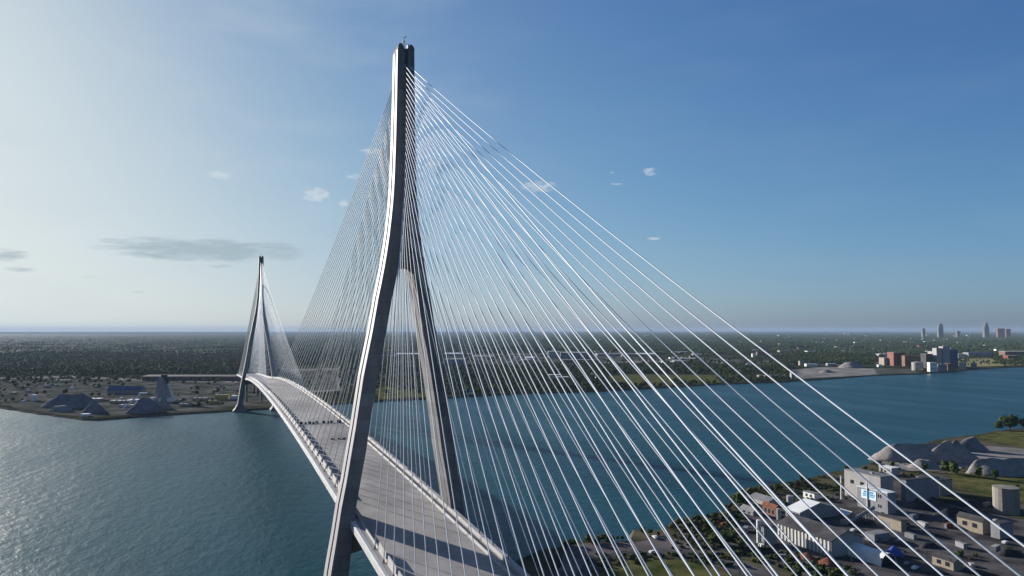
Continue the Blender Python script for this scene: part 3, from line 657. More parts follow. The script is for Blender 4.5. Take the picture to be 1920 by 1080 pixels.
for t in (.3, .6, .95): MB().box(v.x*t-.4, v.x*t+.4, v.y*t-.4, v.y*t+.4, 0, v.z*t-.5).build('leg', M['grey_metal'], e)
MB().box(v.x-2, v.x+9, v.y-2, v.y+2, v.z-.5, v.z+2).build('drive_house', M['white_metal'], e)
fb('blue_shed', 'long blue-roofed shed on the gravel yard', 'shed', 200, 262, 739, 731.5, 22, M['grey_metal'], M['blue_roof'], kind='gablex', rh=6, nwin=(0, 0))
# tall grey plant
c = G(299, 753); c.z = 2; e = tag(empty('aggregate_tower', c, -YAW), 'tall tapering grey plant tower above white bins', 'tower'); k_ = dist(c)/FPX
MB().loft([[(-12*k_, 0, 0), (13*k_, 0, 0), (13*k_, 20, 0), (-12*k_, 20, 0)], [(-9*k_, 2, 20*k_), (9*k_, 2, 20*k_), (9*k_, 16, 20*k_), (-9*k_, 16, 20*k_)], [(-5*k_, 4, 45*k_), (4*k_, 4, 45*k_), (4*k_, 12, 45*k_), (-5*k_, 12, 45*k_)]]).build('body', M['grey_metal'], e)
MB().box(0, 7*k_, 3, 12, 45*k_+.01, 50*k_).build('head_house', M['dark_roof'], e)
MB().tube([(6*k_, 6, 46*k_), (12*k_, 6, 33*k_)], 2.4, 4).tube([(12*k_, 6, 33*k_), (25*k_, 4, 3)], 1.6, 4, mi=1).build('chute', [M['dark_roof'], M['white_metal']], e)
for k, (u, w, h, m) in enumerate(((284, 7, 8, 'white_metal'), (299, 4, 7, 'white_metal'), (307, 4, 6, 'pale_wall'), (318, 11, 7, 'white_metal'), (333, 6, 4, 'pale_wall'), (266, 10, 4, 'white_metal'))):
    fb('bin', ('white square bin at the left foot of the tall grey tower', 'narrow white bin in the middle foot of the tall grey tower', 'narrow pale bin right of the middle one', 'wide white bin under the chute', 'low pale hut right of the chute', 'low white trailer on the left of the bins')[k], 'bin', u-w/2, u+w/2, 754, 754-h, 7, M[m], M[m])
fb('long_warehouse', 'very long dark low warehouse behind the gravel yard', 'warehouse', 266, 446, 713.5, 706, 60, M['brown_brick'], M['dark_roof'], kind='gablex', rh=2)
fb('white_pavilion', 'small white block at the far left of the point', 'block', 58, 64, 752, 741, 9, M['white_metal'], M['white_roof'])
fb('shore_barge_house', 'white shore hut right at the water on the point', 'hut', 150, 164, 781, 777, 8, M['white_metal'], M['white_roof'])
lab = ['row shed with pale roof left of the blue-roofed shed', 'low pale shed below the blue-roofed shed', 'tan stockyard wall right of the conveyor mound', 'thin white store beside the conveyor mound', 'tan machine shed left of the far pylon', 'yellow-tan plant block nearest the far pylon', 'white container stack against the far pylon foot', 'small ochre block behind the yellow-tan plant', 'grey yard hut among the yard scrub', 'flat grey office on the far yard edge']
for l_, (u0, u1, vb, vt, m, r2) in zip(lab, ((160, 186, 752, 748, 'pale_wall', 'white_roof'), (205, 240, 757, 752, 'tan_wall', 'pale_wall'), (222, 250, 764, 760, 'pale_wall', 'tan_wall'), (238, 258, 753, 750, 'white_metal', 'white_roof'), (360, 385, 752, 747, 'tan_wall', 'grey_roof'),
                                              (402, 424, 750, 741, 'yellow_paint', 'tan_wall'), (432, 441, 749, 743, 'white_metal', 'white_roof'), (388, 402, 757, 752, 'yellow_paint', 'tan_wall'), (335, 352, 762, 758, 'grey_metal', 'grey_roof'), (100, 128, 717, 713, 'pale_wall', 'grey_roof'))):
    fb('yard_building', l_, 'building', u0, u1, vb, vt, 14, M[m], M[r2])
def crane(label, u, vb, vt, lean):
    c = G(u, vb); c.z = 2; H = (vb-vt)*dist(c)/FPX; e = tag(empty('crawler_crane', c, -YAW), label, 'crane')
    MB().box(-3, 3, -2.5, 2.5, 0, 1.4).build('track', M['dark'], e); MB().box(-3.5, 2.5, -1.8, 1.8, 1.45, 4.2).build('cab', M['yellow_paint'], e)
    MB().tube([(1, 0, 3), (lean*H, 0, H)], [.7, .35], 4).build('boom', M['pale_wall'], e); MB().tube([(lean*H, 0, H), (lean*H+1, 0, H*.3)], .12, 4).build('cable', M['dark'], e)
crane('crane with near-upright boom on the far yard', 411, 748, 725, -.1)
crane('crane with leaning boom next to the far pylon', 438, 744, 727, .35)
crane('crane with short tilted boom beside the far yard office', 448, 742, 729, -.3)

# far bank, centre and right
def many(name, cat, rows):
    for (l_, u0, u1, vb, vt, D_, w, r2, kw) in rows: fb(name, l_, cat, u0, u1, vb, vt, D_, M[w], M[r2], **kw)
gx = dict(kind='gablex', rh=4)
many('warehouse', 'warehouse', [
    ('pale blue roofed warehouse seen between the near pylon legs', 741, 788, 668, 664, 60, 'grey_metal', 'white_roof', gx),
    ('long pale-roofed warehouse right of the near pylon', 833, 866, 668, 663.5, 60, 'pale_wall', 'white_roof', gx),
    ('wide low purple-grey sheds below the pale-roofed warehouse', 832, 872, 684, 674, 80, 'grey_metal', 'grey_roof', {}),
    ('thin white-roofed shed on the inland street', 886, 925, 671, 668, 50, 'pale_wall', 'white_roof', {}),
    ('bright white tall block on the industrial estate', 964, 974, 676, 669, 30, 'white_metal', 'white_roof', dict(nwin=(3, 2), face='y')),
    ('long white-roofed factory left of the glassy plant', 985, 1003, 674, 671, 70, 'white_metal', 'white_roof', gx),
    ('white square house on the estate edge', 951, 959, 683, 678, 16, 'white_metal', 'white_roof', {}),
    ('grey-white stepped plant building among the factories', 1028, 1050, 672, 659, 40, 'pale_wall', 'white_roof', dict(nwin=(4, 2), face='y')),
    ('broad pale factory with many roof steps', 1052, 1100, 672, 661, 60, 'grey_metal', 'white_roof', dict(nwin=(6, 2), face='y')),
    ('dark low factory in front of the pale one', 1056, 1122, 681, 675, 50, 'brown_brick', 'grey_roof', {}),
    ('long bright warehouse roof on the far street', 1195, 1228, 668, 664, 60, 'pale_wall', 'white_roof', gx),
    ('very long grey warehouse roof behind the meadow', 1120, 1190, 668, 664, 80, 'grey_metal', 'grey_roof', gx),
    ('white roofed depot beside the clearing', 1264, 1284, 680, 677, 30, 'pale_wall', 'white_roof', {}),
    ('long thin white depot right of the far street bend', 1280, 1320, 675, 672, 40, 'pale_wall', 'white_roof', {}),
    ('blueish wide depot between the pylon legs on the left', 712, 742, 671, 667, 60, 'grey_metal', 'blue_roof', {}),
    ('pale depot just left of the near pylon leg', 676, 682, 712, 700, 20, 'pale_wall', 'white_roof', {}),
    ('small pale depot above it beside the near pylon leg', 673, 682, 684, 677, 20, 'tan_wall', 'pale_wall', {}),
])
many('riverside_building', 'building', [
    ('white school-like block with flat roof among riverside trees', 1030, 1052, 709, 703, 22, 'pale_wall', 'white_roof', dict(nwin=(6, 2), face='y')),
    ('second white flat-roofed block lower and right of it', 1044, 1066, 712, 707, 20, 'white_metal', 'white_roof', dict(nwin=(5, 1), face='y')),
    ('small white boathouse at the shore right of near pylon', 878, 890, 739, 735, 9, 'white_metal', 'grey_roof', gx),
    ('pale row of shore huts', 905, 921, 737, 733, 8, 'pale_wall', 'grey_roof', {}),
    ('tan shore house with pink roof', 925, 934, 738, 734, 9, 'tan_wall', 'rust', gx),
    ('white garage at the shore below dense trees', 1018, 1026, 733, 730, 8, 'white_metal', 'white_roof', {}),
    ('square tan pump house at the wharf left end', 1423, 1433, 713, 704, 14, 'tan_wall', 'pale_wall', dict(nwin=(2, 2), face='y')),
    ('long low grey jetty building on the wharf', 1435, 1484, 709, 704, 14, 'grey_metal', 'grey_roof', {}),
    ('narrow pale tower block at the end of the jetty building', 1484, 1491, 710, 699, 10, 'pale_wall', 'grey_roof', dict(nwin=(2, 3), face='y')),
    ('small white dome-roofed house behind the meadow trees', 1400, 1408, 690, 684, 10, 'white_metal', 'white_roof', gx),
    ('tan house at the wharf inland corner', 1500, 1510, 685, 678, 14, 'tan_wall', 'grey_roof', gx),
    ('long white twin sheds above the gravel wharf', 1512, 1533, 687, 682.5, 16, 'white_metal', 'white_roof', {}),
    ('grey workshop right of the twin sheds', 1552, 1568, 686, 682, 16, 'grey_metal', 'white_roof', {}),
    ('white chapel-like block above the clearing', 1411, 1417, 670, 664, 14, 'white_metal', 'white_roof', gx),
    ('pink-brown row house block beside the clearing', 1420, 1436, 667, 660, 20, 'brown_brick', 'rust', dict(nwin=(5, 2), face='y')),
])
cone_pile('gravel_mound', 'grey gravel mound at the back of the wharf', 1580, 1628, 690, 679, M['gravel'], 31, .4)
cone_pile('gravel_mound', 'small pale gravel mound on the wharf', 1540, 1568, 699, 694, M['mound_pale'], 32, .4)
rq = random.Random(33)
for k in range(46):
    reg = rq.choice(((690, 1130, 661, 689), (1120, 1480, 658, 690), (860, 1120, 690, 712), (1480, 1660, 655, 684)))
    u = rq.uniform(reg[0], reg[1]); v = rq.uniform(reg[2], reg[3]); w = rq.uniform(6, 24); h = rq.uniform(1.8, 3.6)
    if reg[2] == 690: w = rq.uniform(4, 9); h = rq.uniform(2, 3.5)
    fb('inland_shed', 'one of the low pale sheds spread over the estate behind the cables', 'shed', u, u+w, v, v-h, rq.uniform(18, 50), M[rq.choice(('white_metal', 'pale_wall', 'white_roof', 'grey_metal', 'tan_wall', 'blue_roof'))], M[rq.choice(('white_roof', 'white_roof', 'grey_roof', 'pale_wall'))], 'low sheds on the estate behind the cables', unit=False)
for k in range(34):
    u = rq.uniform(12, 440); v = rq.uniform(718, 762)
    if 60 < u < 190 and v > 730: v = rq.uniform(717, 730)
    fb('yard_unit', 'one of the small pale machines and bins scattered on the far gravel yard', 'yard machine', u, u+rq.uniform(3, 8), v, v-rq.uniform(1.5, 4), rq.uniform(4, 9), M[rq.choice(('white_metal', 'pale_wall', 'tan_wall', 'grey_metal', 'yellow_paint', 'rust'))], None, 'small machines and bins on the far gravel yard', parts=False)
# riverside power station and works
fb('brick_powerhouse', 'red brick powerhouse with tall window bays on the far bank', 'powerhouse', 1676, 1696, 686, 661, 40, M['red_brick'], M['grey_roof'], nwin=(6, 2), face='y')
fb('brick_hall', 'lower tan-brown hall left of the red powerhouse', 'hall', 1658, 1675, 685, 671, 34, M['tan_wall'], M['grey_roof'], nwin=(5, 1), face='y')
fb('brick_wing', 'brown-red wing right of the powerhouse', 'wing', 1697, 1736, 687, 667, 34, M['brown_brick'], M['rust'], nwin=(7, 2), face='y')
fb('mauve_block', 'dark block right of the brown-red wing', 'block', 1737, 1750, 690, 664, 30, M['dark_roof'], M['grey_roof'])
fb('loading_house', 'grey loading house left of the tall twin towers', 'building', 1749, 1760, 688, 660, 26, M['pale_wall'], M['white_roof'], nwin=(3, 4), face='y')
fb('grain_tower', 'narrower left tower of the two tall pale ones', 'tower', 1757, 1767, 690, 653, 22, M['pale_wall'], M['grey_roof'])
fb('grain_tower', 'wider right tower of the two tall pale ones', 'tower', 1769, 1782, 690, 650, 22, M['pale_wall'], M['grey_roof'])
fb('dark_elevator', 'dark blue slab building right of the twin towers', 'building', 1782.5, 1797, 690, 656, 30, M['blue_roof'], M['dark_roof'])
tank('storage_tank', 'large pale storage tank in front of the brown wing', 1726, 695, 680, 20, M['pale_wall'], 'tank')
tank('storage_tank', 'pale storage tank right of the dark slab building', 1809, 692, 680, 12, M['pale_wall'], 'tank')
tank('storage_tank', 'small grey storage tank furthest right on the quay', 1829, 690, 681, 10, M['grey_metal'], 'tank')
fb('quay_frame_house', 'white framed quay house with open bays at the water', 'building', 1744, 1758, 697, 680, 14, M['white_metal'], M['white_roof'], nwin=(4, 2), face='y')
fb('quay_shed', 'grey-blue quay shed right of the framed house', 'shed', 1759, 1776, 696, 683, 14, M['grey_metal'], M['grey_roof'], nwin=(4, 1), face='y')
fb('quay_shed', 'dark red quay shed beside the grey-blue one', 'shed', 1777, 1791, 695, 682, 14, M['brown_brick'], M['rust'], nwin=(3, 1), face='y')
fb('white_roof_depot', 'bright white-roofed depot right of the towers', 'depot', 1797, 1812, 673, 664, 30, M['pale_wall'], M['white_roof'])
fb('white_roof_depot', 'white-roofed depot left of the brick hall', 'depot', 1648, 1662, 668, 664, 30, M['pale_wall'], M['white_roof'])
fb('white_roof_depot', 'bright low depot touching the narrower tall tower', 'depot', 1741, 1757, 662, 658.5, 30, M['pale_wall'], M['white_roof'])
fb('little_white_hut', 'little white hut in front of the brick hall', 'hut', 1647, 1654, 688, 684, 10, M['white_metal'], M['white_roof'])
fb('striped_works', 'long works with white roof stripe at the right edge', 'works', 1885, 1935, 670, 659, 40, M['brown_brick'], M['white_roof'], nwin=(7, 1), face='y')
fb('striped_works', 'pinkish works in front of the long striped one', 'works', 1890, 1912, 676, 667, 30, M['rust'], M['pale_wall'], nwin=(4, 1), face='y')
fb('purple_works', 'wide low bluish works behind the dry field', 'works', 1816, 1862, 668, 661, 40, M['grey_metal'], M['blue_roof'])
fb('small_white_tower', 'small white building on the right behind the bluish works', 'building', 1868, 1874, 662, 655, 18, M['white_metal'], M['white_roof'])
# skyline far beyond
def sky_tower(label, u, w, vt, D=10500, steps=((1, 1),), cat='tower', m='haze_tower'):
    d = ray(u, 638); d = Vector((d.x, d.y, 0)); c = Vector((CAM.x, CAM.y, 2)) + d*(D/d.dot(DF)); k = D/FPX; w *= .82; H = 112+(619-vt)*k
    e = tag(empty('skyline_tower', c, -YAW), label, cat); z = 0
    for i_, (fw_, fh) in enumerate(steps):
        MB().box(-w*k*fw_/2, w*k*fw_/2, 0, 40*fw_, z+(.01 if i_ else 0), H*fh).build(('body', 'setback', 'crown', 'spire')[min(i_, 3)], M[m], e); z = H*fh
sky_tower('slim tower with a notched top on the horizon, left of the pair', 1733, 6, 616, steps=((1, .93), (.8, 1)))
sky_tower('broad dark tower rising highest on the horizon left', 1765, 10, 607, steps=((1.1, .8), (.85, .95), (.4, 1)))
sky_tower('stepped tower with a pointed spire on the horizon', 1851, 9, 604, steps=((1.2, .72), (.8, .88), (.45, .96), (.12, 1)))
sky_tower('wide flat apartment slab on the horizon right of the spire', 1878, 16, 616, steps=((1, 1),), m='brown_brick')
sky_tower('second lower apartment slab further right', 1892, 9, 617, steps=((1, 1),), m='brown_brick')
sky_tower('small pale horizon block between the two tall ones', 1798, 7, 621, steps=((1, 1),))
# little far buildings
fk = 0; rb = random.Random(19)
mats_ = ['white_metal', 'pale_wall', 'pale_wall', 'tan_wall', 'grey_metal', 'white_roof', 'rust', 'brown_brick']
for k in range(150):
    if k < 105: u = rb.triangular(1060, 1925, 1800); v = 627+rb.random()**1.3*38
    elif k < 135: u = rb.uniform(860, 1300); v = rb.uniform(655, 672) if rb.random() < .7 else rb.uniform(640, 655)
    else: u = rb.choice([rb.uniform(298, 345), rb.uniform(380, 420), rb.uniform(140, 280)]); v = {0: 642, 1: 664, 2: 671}[rb.randrange(3)]+rb.uniform(-.5, .5)
    w = rb.uniform(3, 10); h = rb.uniform(1.6, 3.6)
    if v < 636: h *= .8
    mk = rb.choice(mats_); cw_ = {'white_metal': 'white', 'white_roof': 'white', 'pale_wall': 'pale grey', 'tan_wall': 'tan', 'grey_metal': 'grey', 'rust': 'reddish', 'brown_brick': 'brown'}[mk]
    wh = 'among the trees of the far left plain' if u < 500 else 'inland behind the middle of the cable fan' if u < 1300 else 'inland above the gravel wharf' if u < 1650 else 'inland behind the brick powerhouse' if u < 1800 else 'inland under the spired skyline tower'
    fb('distant_building', 'tiny %s building %s' % (cw_, wh), 'building', u, u+w, v, v-h, 25, M[mk], None, 'tiny buildings far inland', parts=False)

# ------------------------------------------------------------------ trees
def ico(sub):
    bm = bmesh.new(); bmesh.ops.create_icosphere(bm, subdivisions=sub, radius=1); v = [tuple(x.co) for x in bm.verts]; f = [tuple(q.index for q in y.verts) for y in bm.faces]; bm.free(); return v, f
ICO1, ICO2 = ico(1), ico(2)
def crown_mb(seed, nl, leaf, core=ICO1, h=1.0):
    """crown in a unit box: radius ~.5, z 0..h"""
    r = random.Random(seed); mb = MB(); lobes = []
    for k in range(7):
        a = r.uniform(0, 6.28); q = r.uniform(.05, .27); lobes.append((q*math.cos(a), q*math.sin(a), r.uniform(.25, .78)*h, r.uniform(.17, .28)))
    lobes.append((0, 0, .48*h, .33))
    for lx, ly, lz, lr in lobes:
        v = []
        for x, y, z in core[0]:
            q = lr*.86*(1+r.uniform(-.2, .2)); v.append((lx+x*q, ly+y*q, lz+z*q*.95))
        mb.add(v, core[1])
    for k in range(nl):
        lx, ly, lz, lr = r.choice(lobes); d = Vector((r.gauss(0, 1), r.gauss(0, 1), r.gauss(.15, 1))).normalized(); p = Vector((lx, ly, lz)) + d*lr*r.uniform(.82, 1.25)
        t1 = Vector((r.gauss(0, 1), r.gauss(0, 1), r.gauss(0, 1))).normalized(); t2 = t1.cross(d+t1*.3).normalized(); s_ = leaf*r.uniform(.6, 1.3)
        mb.add([p-t1*s_, p+t2*s_*.7, p+t1*s_, p-t2*s_*.7], [(0, 1, 2, 3)])
    return mb
TREES = []
for k in range(6):
    near = k < 3
    cm = crown_mb(50+k, 420 if near else 150, .045 if near else .065, ICO2 if near else ICO1)
    e = empty('tree'); cr = cm.build('crown', M['leaf'] if k % 3 != 2 else M['leaf2'], e); cr.location = (0, 0, .12)
    tr = MB().tube([(0, 0, -.03), (.01, 0, .2), (0, .01, .5)], [.03, .022, .012], 6)
    for q in range(3):
        a = q*2.1+k; tr.tube([(0, 0, .22+.06*q), (.2*math.cos(a), .2*math.sin(a), .5+.05*q)], [.012, .005], 4)
    tr.build('trunk', M['bark'], e); TREES.append(e)
used_tree = [False]*6
def tree(u, v, hpx, wf, variant, label, group, world=None):
    c = G(u, v) if world is None else Vector(world); c.z = 2.0; h = hpx*dist(c)/FPX
    if used_tree[variant]: e = copy_tree(TREES[variant])
    else: e = TREES[variant]; used_tree[variant] = True
    e.location = c; e.rotation_euler = (0, 0, rnd.uniform(0, 6.28)); e.scale = (h*wf, h*wf, h/1.08)
    for ch in e.children: ch.location.z = .12 if ch.name.startswith('crown') else 0
    return tag(e, label, 'tree', group)
ntree = 0
# named spots near the bridge: (u, v base, height px, width factor, variant, label)
for (u, v, h, w, k, l_) in (
    (1893, 806, 30, 1.5, 0, 'large round dark tree at the water end of the riverside lawn'), (1873, 806, 16, 1.3, 1, 'smaller tree tucked left of the large round lawn tree'), (1925, 806, 24, 1.4, 0, 'tree cut by the picture edge beside the large round one'),
    (1362, 1023, 30, 1.4, 0, 'big dark tree between the road and the shore bushes'), (1340, 1022, 22, 1.4, 1, 'round tree left of the big dark roadside tree'), (1386, 948, 26, 1.2, 1, 'dark tree on the shore point nearest the pale shed'),
    (1671, 880, 16, .9, 2, 'small tree in front of the broad pale gravel pile'), (1733, 884, 15, 1, 0, 'small dark tree below the gravel piles'), (1774, 888, 24, .9, 1, 'left tree of the pair at the corner of the storage lawn'), (1789, 891, 28, .8, 0, 'taller right tree of the pair at the lawn corner'),
    (1836, 896, 20, .9, 1, 'tree at the left end of the grey gravel bank'), (1866, 900, 22, .8, 0, 'tree in front of the middle of the grey gravel bank'), (1906, 918, 10, 1.3, 1, 'little bush tree behind the concrete silo'),
    (1590, 888, 14, 1.5, 1, 'shore bush directly above the mill'), (1620, 886, 13, 1.5, 2, 'olive shore bush right of the mill top'), (1645, 876, 14, 1.3, 0, 'shore bush beside the river office'), (1560, 1085, 12, 1.4, 2, 'yellow-green bush near the arched shelter'),
    (1540, 1078, 20, 1.2, 0, 'dark shrub in front of the rust red heaps'), (1493, 1092, 26, 1.0, 1, 'dark roadside tree at the bottom below the ribbed warehouse'), (1800, 1045, 14, 1.2, 0, 'green bush in the shade of the far yard edge')):
    tree(u, v, h, w, k, l_, None); ntree += 1
# shoreline bushes, near bank
def BUSH(u):
    for lim, t in ((1130, 'low bush on the dark shore corner beside the deck end'), (1255, 'low bush at the water edge of the paved yard'), (1340, 'low bush on the shore between paved yard and river point'), (1400, 'low bush on the river point by the shore shed'), (1485, 'low bush on the shore behind the grey store')):
        if u < lim: return t
    return 'low bush on the shore left of the mill top'
rs = random.Random(12)
line = [(1046, 1026), (1080, 1013), (1118, 1014), (1180, 1000), (1228, 996), (1260, 983), (1292, 972), (1333, 968), (1362, 950), (1378, 930), (1425, 914), (1481, 907), (1521, 898), (1560, 888)]
for a, b in zip(line[:-1], line[1:]):
    n = max(2, int(math.hypot(b[0]-a[0], b[1]-a[1])/8))
    for q in range(n):
        if rs.random() < .18: continue
        t = (q+rs.random())/n; u = a[0]+(b[0]-a[0])*t; v = a[1]+(b[1]-a[1])*t + rs.uniform(3, 13)
        if 1172 < u < 1255 and rs.random() < .5: continue
        tree(u, v, rs.uniform(7, 15), rs.uniform(1.1, 1.7), rs.choice((0, 1, 2, 2)), BUSH(u), 'bushes along the near shore'); ntree += 1
for q in range(34):
    u = rs.uniform(1290, 1420); v = rs.uniform(978, 1018) if u < 1345 else rs.uniform(955, 985)
    if u > 1345: u = rs.uniform(1350, 1400)
    tree(u, v, rs.uniform(6, 13), rs.uniform(1.1, 1.6), rs.choice((0, 1, 2)), 'low bush in the scrub between the riverside road bend and the dark annex' if u > 1345 else 'low bush in the thicket between paved yard and shore', 'bushes behind the riverside road'); ntree += 1
# far bank trees that read as single trees
def clear(u, v):
    for (u0, u1, v0, v1) in ((840, 985, 660, 689), (985, 1125, 655, 684), (1024, 1070, 700, 713), (1136, 1260, 701, 722), (1262, 1345, 702, 717), (1478, 1650, 686, 712), (1640, 1860, 655, 702), (1110, 1330, 662, 683), (1300, 1445, 664, 684), (545, 640, 686, 738)):
        if u0 < u < u1 and v0 < v < v1: return False
    return True
tot = 0
while tot < 150:
    u = rs.uniform(850, 1420); lo = 745-(u-850)*.055; v = rs.uniform(690, lo-3)
    if not clear(u, v): continue
    tree(u, v, rs.uniform(7, 12)*(.6+.4*(v-640)/90), rs.uniform(.9, 1.35), rs.choice((3, 4, 4, 5)), ('dark far-bank tree just right of the near pylon' if u < 960 else 'dark far-bank tree left of the white flat-roofed blocks' if u < 1050 else 'dark far-bank tree left of the riverside meadow' if u < 1150 else 'dark tree behind or beside the riverside meadow' if u < 1300 else 'dark far-bank tree next to the gravel wharf') + (' close to the water' if v > (690+lo)/2 else ' back from the water'), 'trees massed along the far bank'); tot += 1
for q in range(46):
    u = rs.uniform(0, 440); v = rs.choice((rs.uniform(716, 726), rs.uniform(716, 722), rs.uniform(742, 764)))
    if 65 < u < 330 and v > 740: u = rs.uniform(330, 430); v = rs.uniform(752, 764)
    tree(u, v, rs.uniform(5, 9), rs.uniform(1.0, 1.6), rs.choice((3, 4, 5)), 'scattered tree at the back edge of the far gravel yard' if v < 730 else ('scattered tree near the white pavilion on the point' if u < 100 else 'scattered tree near the water left of the far pylon'), 'trees scattered over the far yard')

# ---- the mass of woods and the built-up land, as instanced foliage
def gn_scatter(name, src, pts, sc, m_label=None):
    me = bpy.data.meshes.new(name+'_points'); me.from_pydata(pts, [], []); at = me.attributes.new('sc', 'FLOAT_VECTOR', 'POINT'); at.data.foreach_set('vector', np.array(sc, dtype=np.float32).ravel())
    rt = me.attributes.new('rt', 'FLOAT', 'POINT'); rt.data.foreach_set('value', np.array([rs.uniform(0, 6.28) for _ in pts], dtype=np.float32))
    o = bpy.data.objects.new(name, me); COL.objects.link(o)
    ng = bpy.data.node_groups.new(name, 'GeometryNodeTree'); ng.interface.new_socket('Geometry', in_out='INPUT', socket_type='NodeSocketGeometry'); ng.interface.new_socket('Geometry', in_out='OUTPUT', socket_type='NodeSocketGeometry')
    N, L = ng.nodes, ng.links; gi = N.new('NodeGroupInput'); go = N.new('NodeGroupOutput'); ip = N.new('GeometryNodeInstanceOnPoints'); oi = N.new('GeometryNodeObjectInfo'); oi.inputs['Object'].default_value = src
    na = N.new('GeometryNodeInputNamedAttribute'); na.data_type = 'FLOAT_VECTOR'; na.inputs[0].default_value = 'sc'
    nr = N.new('GeometryNodeInputNamedAttribute'); nr.data_type = 'FLOAT'; nr.inputs[0].default_value = 'rt'; cx = N.new('ShaderNodeCombineXYZ')
    L.new(nr.outputs[0], cx.inputs[2]); L.new(cx.outputs[0], ip.inputs['Rotation']); L.new(na.outputs[0], ip.inputs['Scale'])
    L.new(gi.outputs[0], ip.inputs['Points']); L.new(oi.outputs['Geometry'], ip.inputs['Instance']); L.new(ip.outputs[0], go.inputs[0])
    md = o.modifiers.new('scatter', 'NODES'); md.node_group = ng; return tag(o, kind='stuff')
def src_obj(name, mb, m):
    me = bpy.data.meshes.new(name); me.from_pydata(mb.v, [], mb.f); me.materials.append(m); return bpy.data.objects.new(name, me)
single = [src_obj('woodland_tree', crown_mb(90+k, 46, .085, ICO1), M['leaf'] if k < 2 else M['leaf2']) for k in range(3)]
def patch_mb(seed, n=46):
    r = random.Random(seed); mb = MB()
    for k in range(n):
        a = r.uniform(0, 6.28); q = math.sqrt(r.random())*.52; x, y = q*math.cos(a), q*math.sin(a); s_ = r.uniform(.055, .105); zc = r.uniform(.25, .75)
        v = [(x+vx*s_*(1+r.uniform(-.25, .25)), y+vy*s_*(1+r.uniform(-.25, .25)), max(0, zc+vz*.38)) for vx, vy, vz in ICO1[0]]; mb.add(v, ICO1[1])
    return mb
patches = [src_obj('woodland_patch', patch_mb(70+k), M['leaf']) for k in range(3)]
rr = np.random.default_rng(5)
def sample(n, v0, v1, u0=-90, u1=2010):
    """spread evenly over the ground between two distances"""
    d0, d1 = 112*FPX/(v1-619), 112*FPX/(v0-619); dd = np.sqrt(rr.uniform(d0*d0, d1*d1, n)); uu = rr.uniform(u0, u1, n)
    x = CAM.x + DF.x*dd + DR.x*dd*(uu-960)/FPX; y = CAM.y + DF.y*dd + DR.y*dd*(uu-960)/FPX
    return x, y, dd, uu, 619+112*FPX/dd
def dens(u, v):
    """how wooded the land is"""
    if u < 470: return 1.0 if v < 702 else (.28 if v < 716 else .02)
    if u < 840:
        if v < 661: return 1.0
        if v < 686: return .25
        return .35 if (u > 640 and v < 728) else .12
    if u < 1120: return .95 if v < 654 else (.30 if v < 689 else .95)
    if u < 1480: return .85 if v < 662 else (.35 if v < 686 else .9)
    if u < 1650: return .8 if v < 684 else .0
    return .8 if v < 660 else (.45 if v < 684 else .05)
shore_xy = [(p.x, p.y) for p in fs]
SX = np.array([p[0] for p in shore_xy]); SY = np.array([p[1] for p in shore_xy])
def inland(x, y, m=12):
    if x < -347: return (y-1021) > (-347-x)*.62 + m + 20
    return y > np.interp(x, SX, SY) + m
A = [[], [], []]; B_ = [[], [], []]; sa = [[], [], []]; sb = [[], [], []]
x, y, dd, uu, vv = sample(62000, 664, 745)
for i in range(len(x)):
    u, v = uu[i], vv[i]
    if not inland(x[i], y[i]): continue
    n_ = mnoise.noise(Vector((x[i]*.006, y[i]*.006, 1.3)))*.7 + mnoise.noise(Vector((x[i]*.02, y[i]*.02, 4.3)))*.5
    if v > 690 and 850 < u < 1420 and not clear(u, v): continue
    if not clear(u, v) and rr.random() > .12: continue
    if rr.random() > dens(u, v)*(1.0 + .9*n_): continue
    k = rr.choice(3, p=(.45, .4, .15)); h = rr.uniform(7, 13) if v < 700 else rr.uniform(5, 10); w = h*rr.uniform(.9, 1.35)
    A[k].append((x[i], y[i], 2.0)); sa[k].append((w, w, h))
for k in range(3): gn_scatter('far_woodland', single[k], A[k], sa[k])
x, y, dd, uu, vv = sample(30000, 627, 666)
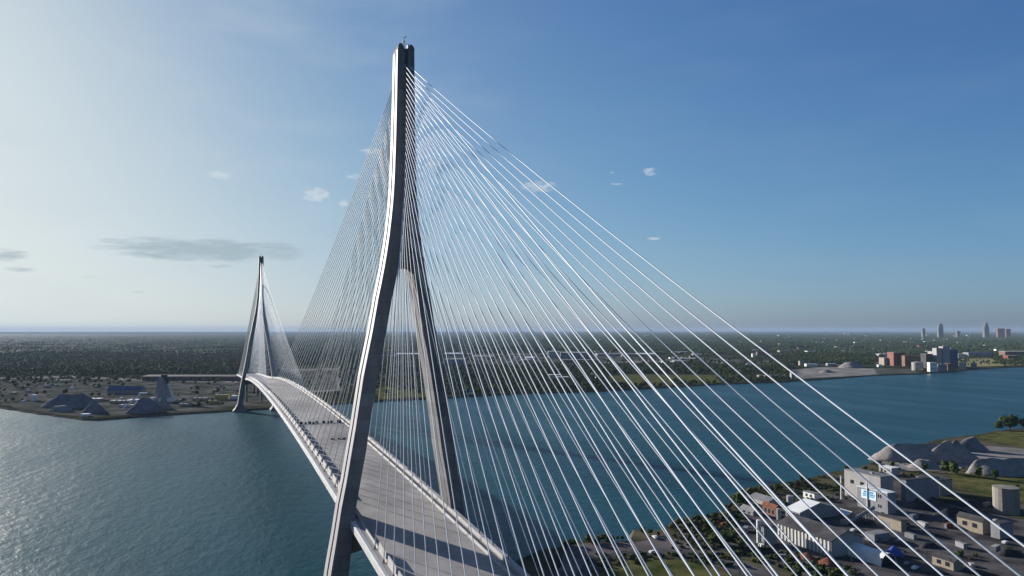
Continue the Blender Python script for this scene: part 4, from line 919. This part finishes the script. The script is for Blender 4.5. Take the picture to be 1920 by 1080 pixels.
for i in range(len(x)):
    u, v = uu[i], vv[i]
    if not inland(x[i], y[i], 60): continue
    n_ = mnoise.noise(Vector((x[i]*.0016, y[i]*.0016, 2.3)))*.9 + mnoise.noise(Vector((x[i]*.006, y[i]*.006, 7.3)))*.5
    dn = dens(u, v)*(1.0 if u < 850 else .85)
    if rr.random() > dn*(1.0 + .8*n_): continue
    k = int(rr.integers(3)); w = rr.uniform(70, 130)*(1+max(0, dd[i]-4000)/6000); h = rr.uniform(8, 13)
    B_[k].append((x[i], y[i], 2.0)); sb[k].append((w, w, h))
for k in range(3): gn_scatter('horizon_woodland', patches[k], B_[k], sb[k])
print('trees', sum(map(len, A)), 'patches', sum(map(len, B_)))
# rough scrub on the near bank
scr = [src_obj('scrub_clump', crown_mb(30+k, 60, .09, ICO1, .7), M['leaf2'] if k else M['leaf']) for k in range(2)]
P = [[], []]; sP = [[], []]
for q in range(5200):
    u = rr.uniform(1000, 2000); v = rr.uniform(850, 1110); g = G(u, v); 
    ok = (1260 < u < 1400 and 965 < v < 1030) or (1360 < u < 1600 and 893 < v < 950 and v < 960-(u-1360)*.1) or (1380 < u < 1620 and 1024+(u-1440)*.28 < v < 1062+(u-1440)*.25) or (1590 < u < 1760 and 868 < v < 893) or (1120 < u < 1400 and 1038 < v < 1052+abs(u-1250)*.1) or (u > 1780 and 878 < v < 890) or (1385 < u < 1900 and 930 < v < 1060 and rr.random() < .05)
    if not ok or g.y > np.interp(g.x, [p.x for p in ns], [p.y for p in ns])-5: continue
    k = int(rr.integers(2)); h = rr.uniform(.6, 2.6); w = h*rr.uniform(1.2, 2.4); P[k].append((g.x, g.y, 2.0)); sP[k].append((w, w, h))
for k in range(2): gn_scatter('scrub', scr[k], P[k], sP[k])

# haze
hz = MB().box(-52000, 52000, -9000, 52500, -2.5, 232).build('haze', bpy.data.materials.new('haze_air'))
hm = hz.data.materials[0]; hm.use_nodes = True; hn = hm.node_tree.nodes; hn.remove(hn['Principled BSDF'])
pv = hn.new('ShaderNodeVolumePrincipled'); pv.inputs['Density'].default_value = HAZE; pv.inputs['Color'].default_value = (.30, .405, .55, 1); pv.inputs['Anisotropy'].default_value = .1
hm.node_tree.links.new(pv.outputs[0], hn['Material Output'].inputs['Volume'])
tag(hz, kind='stuff')
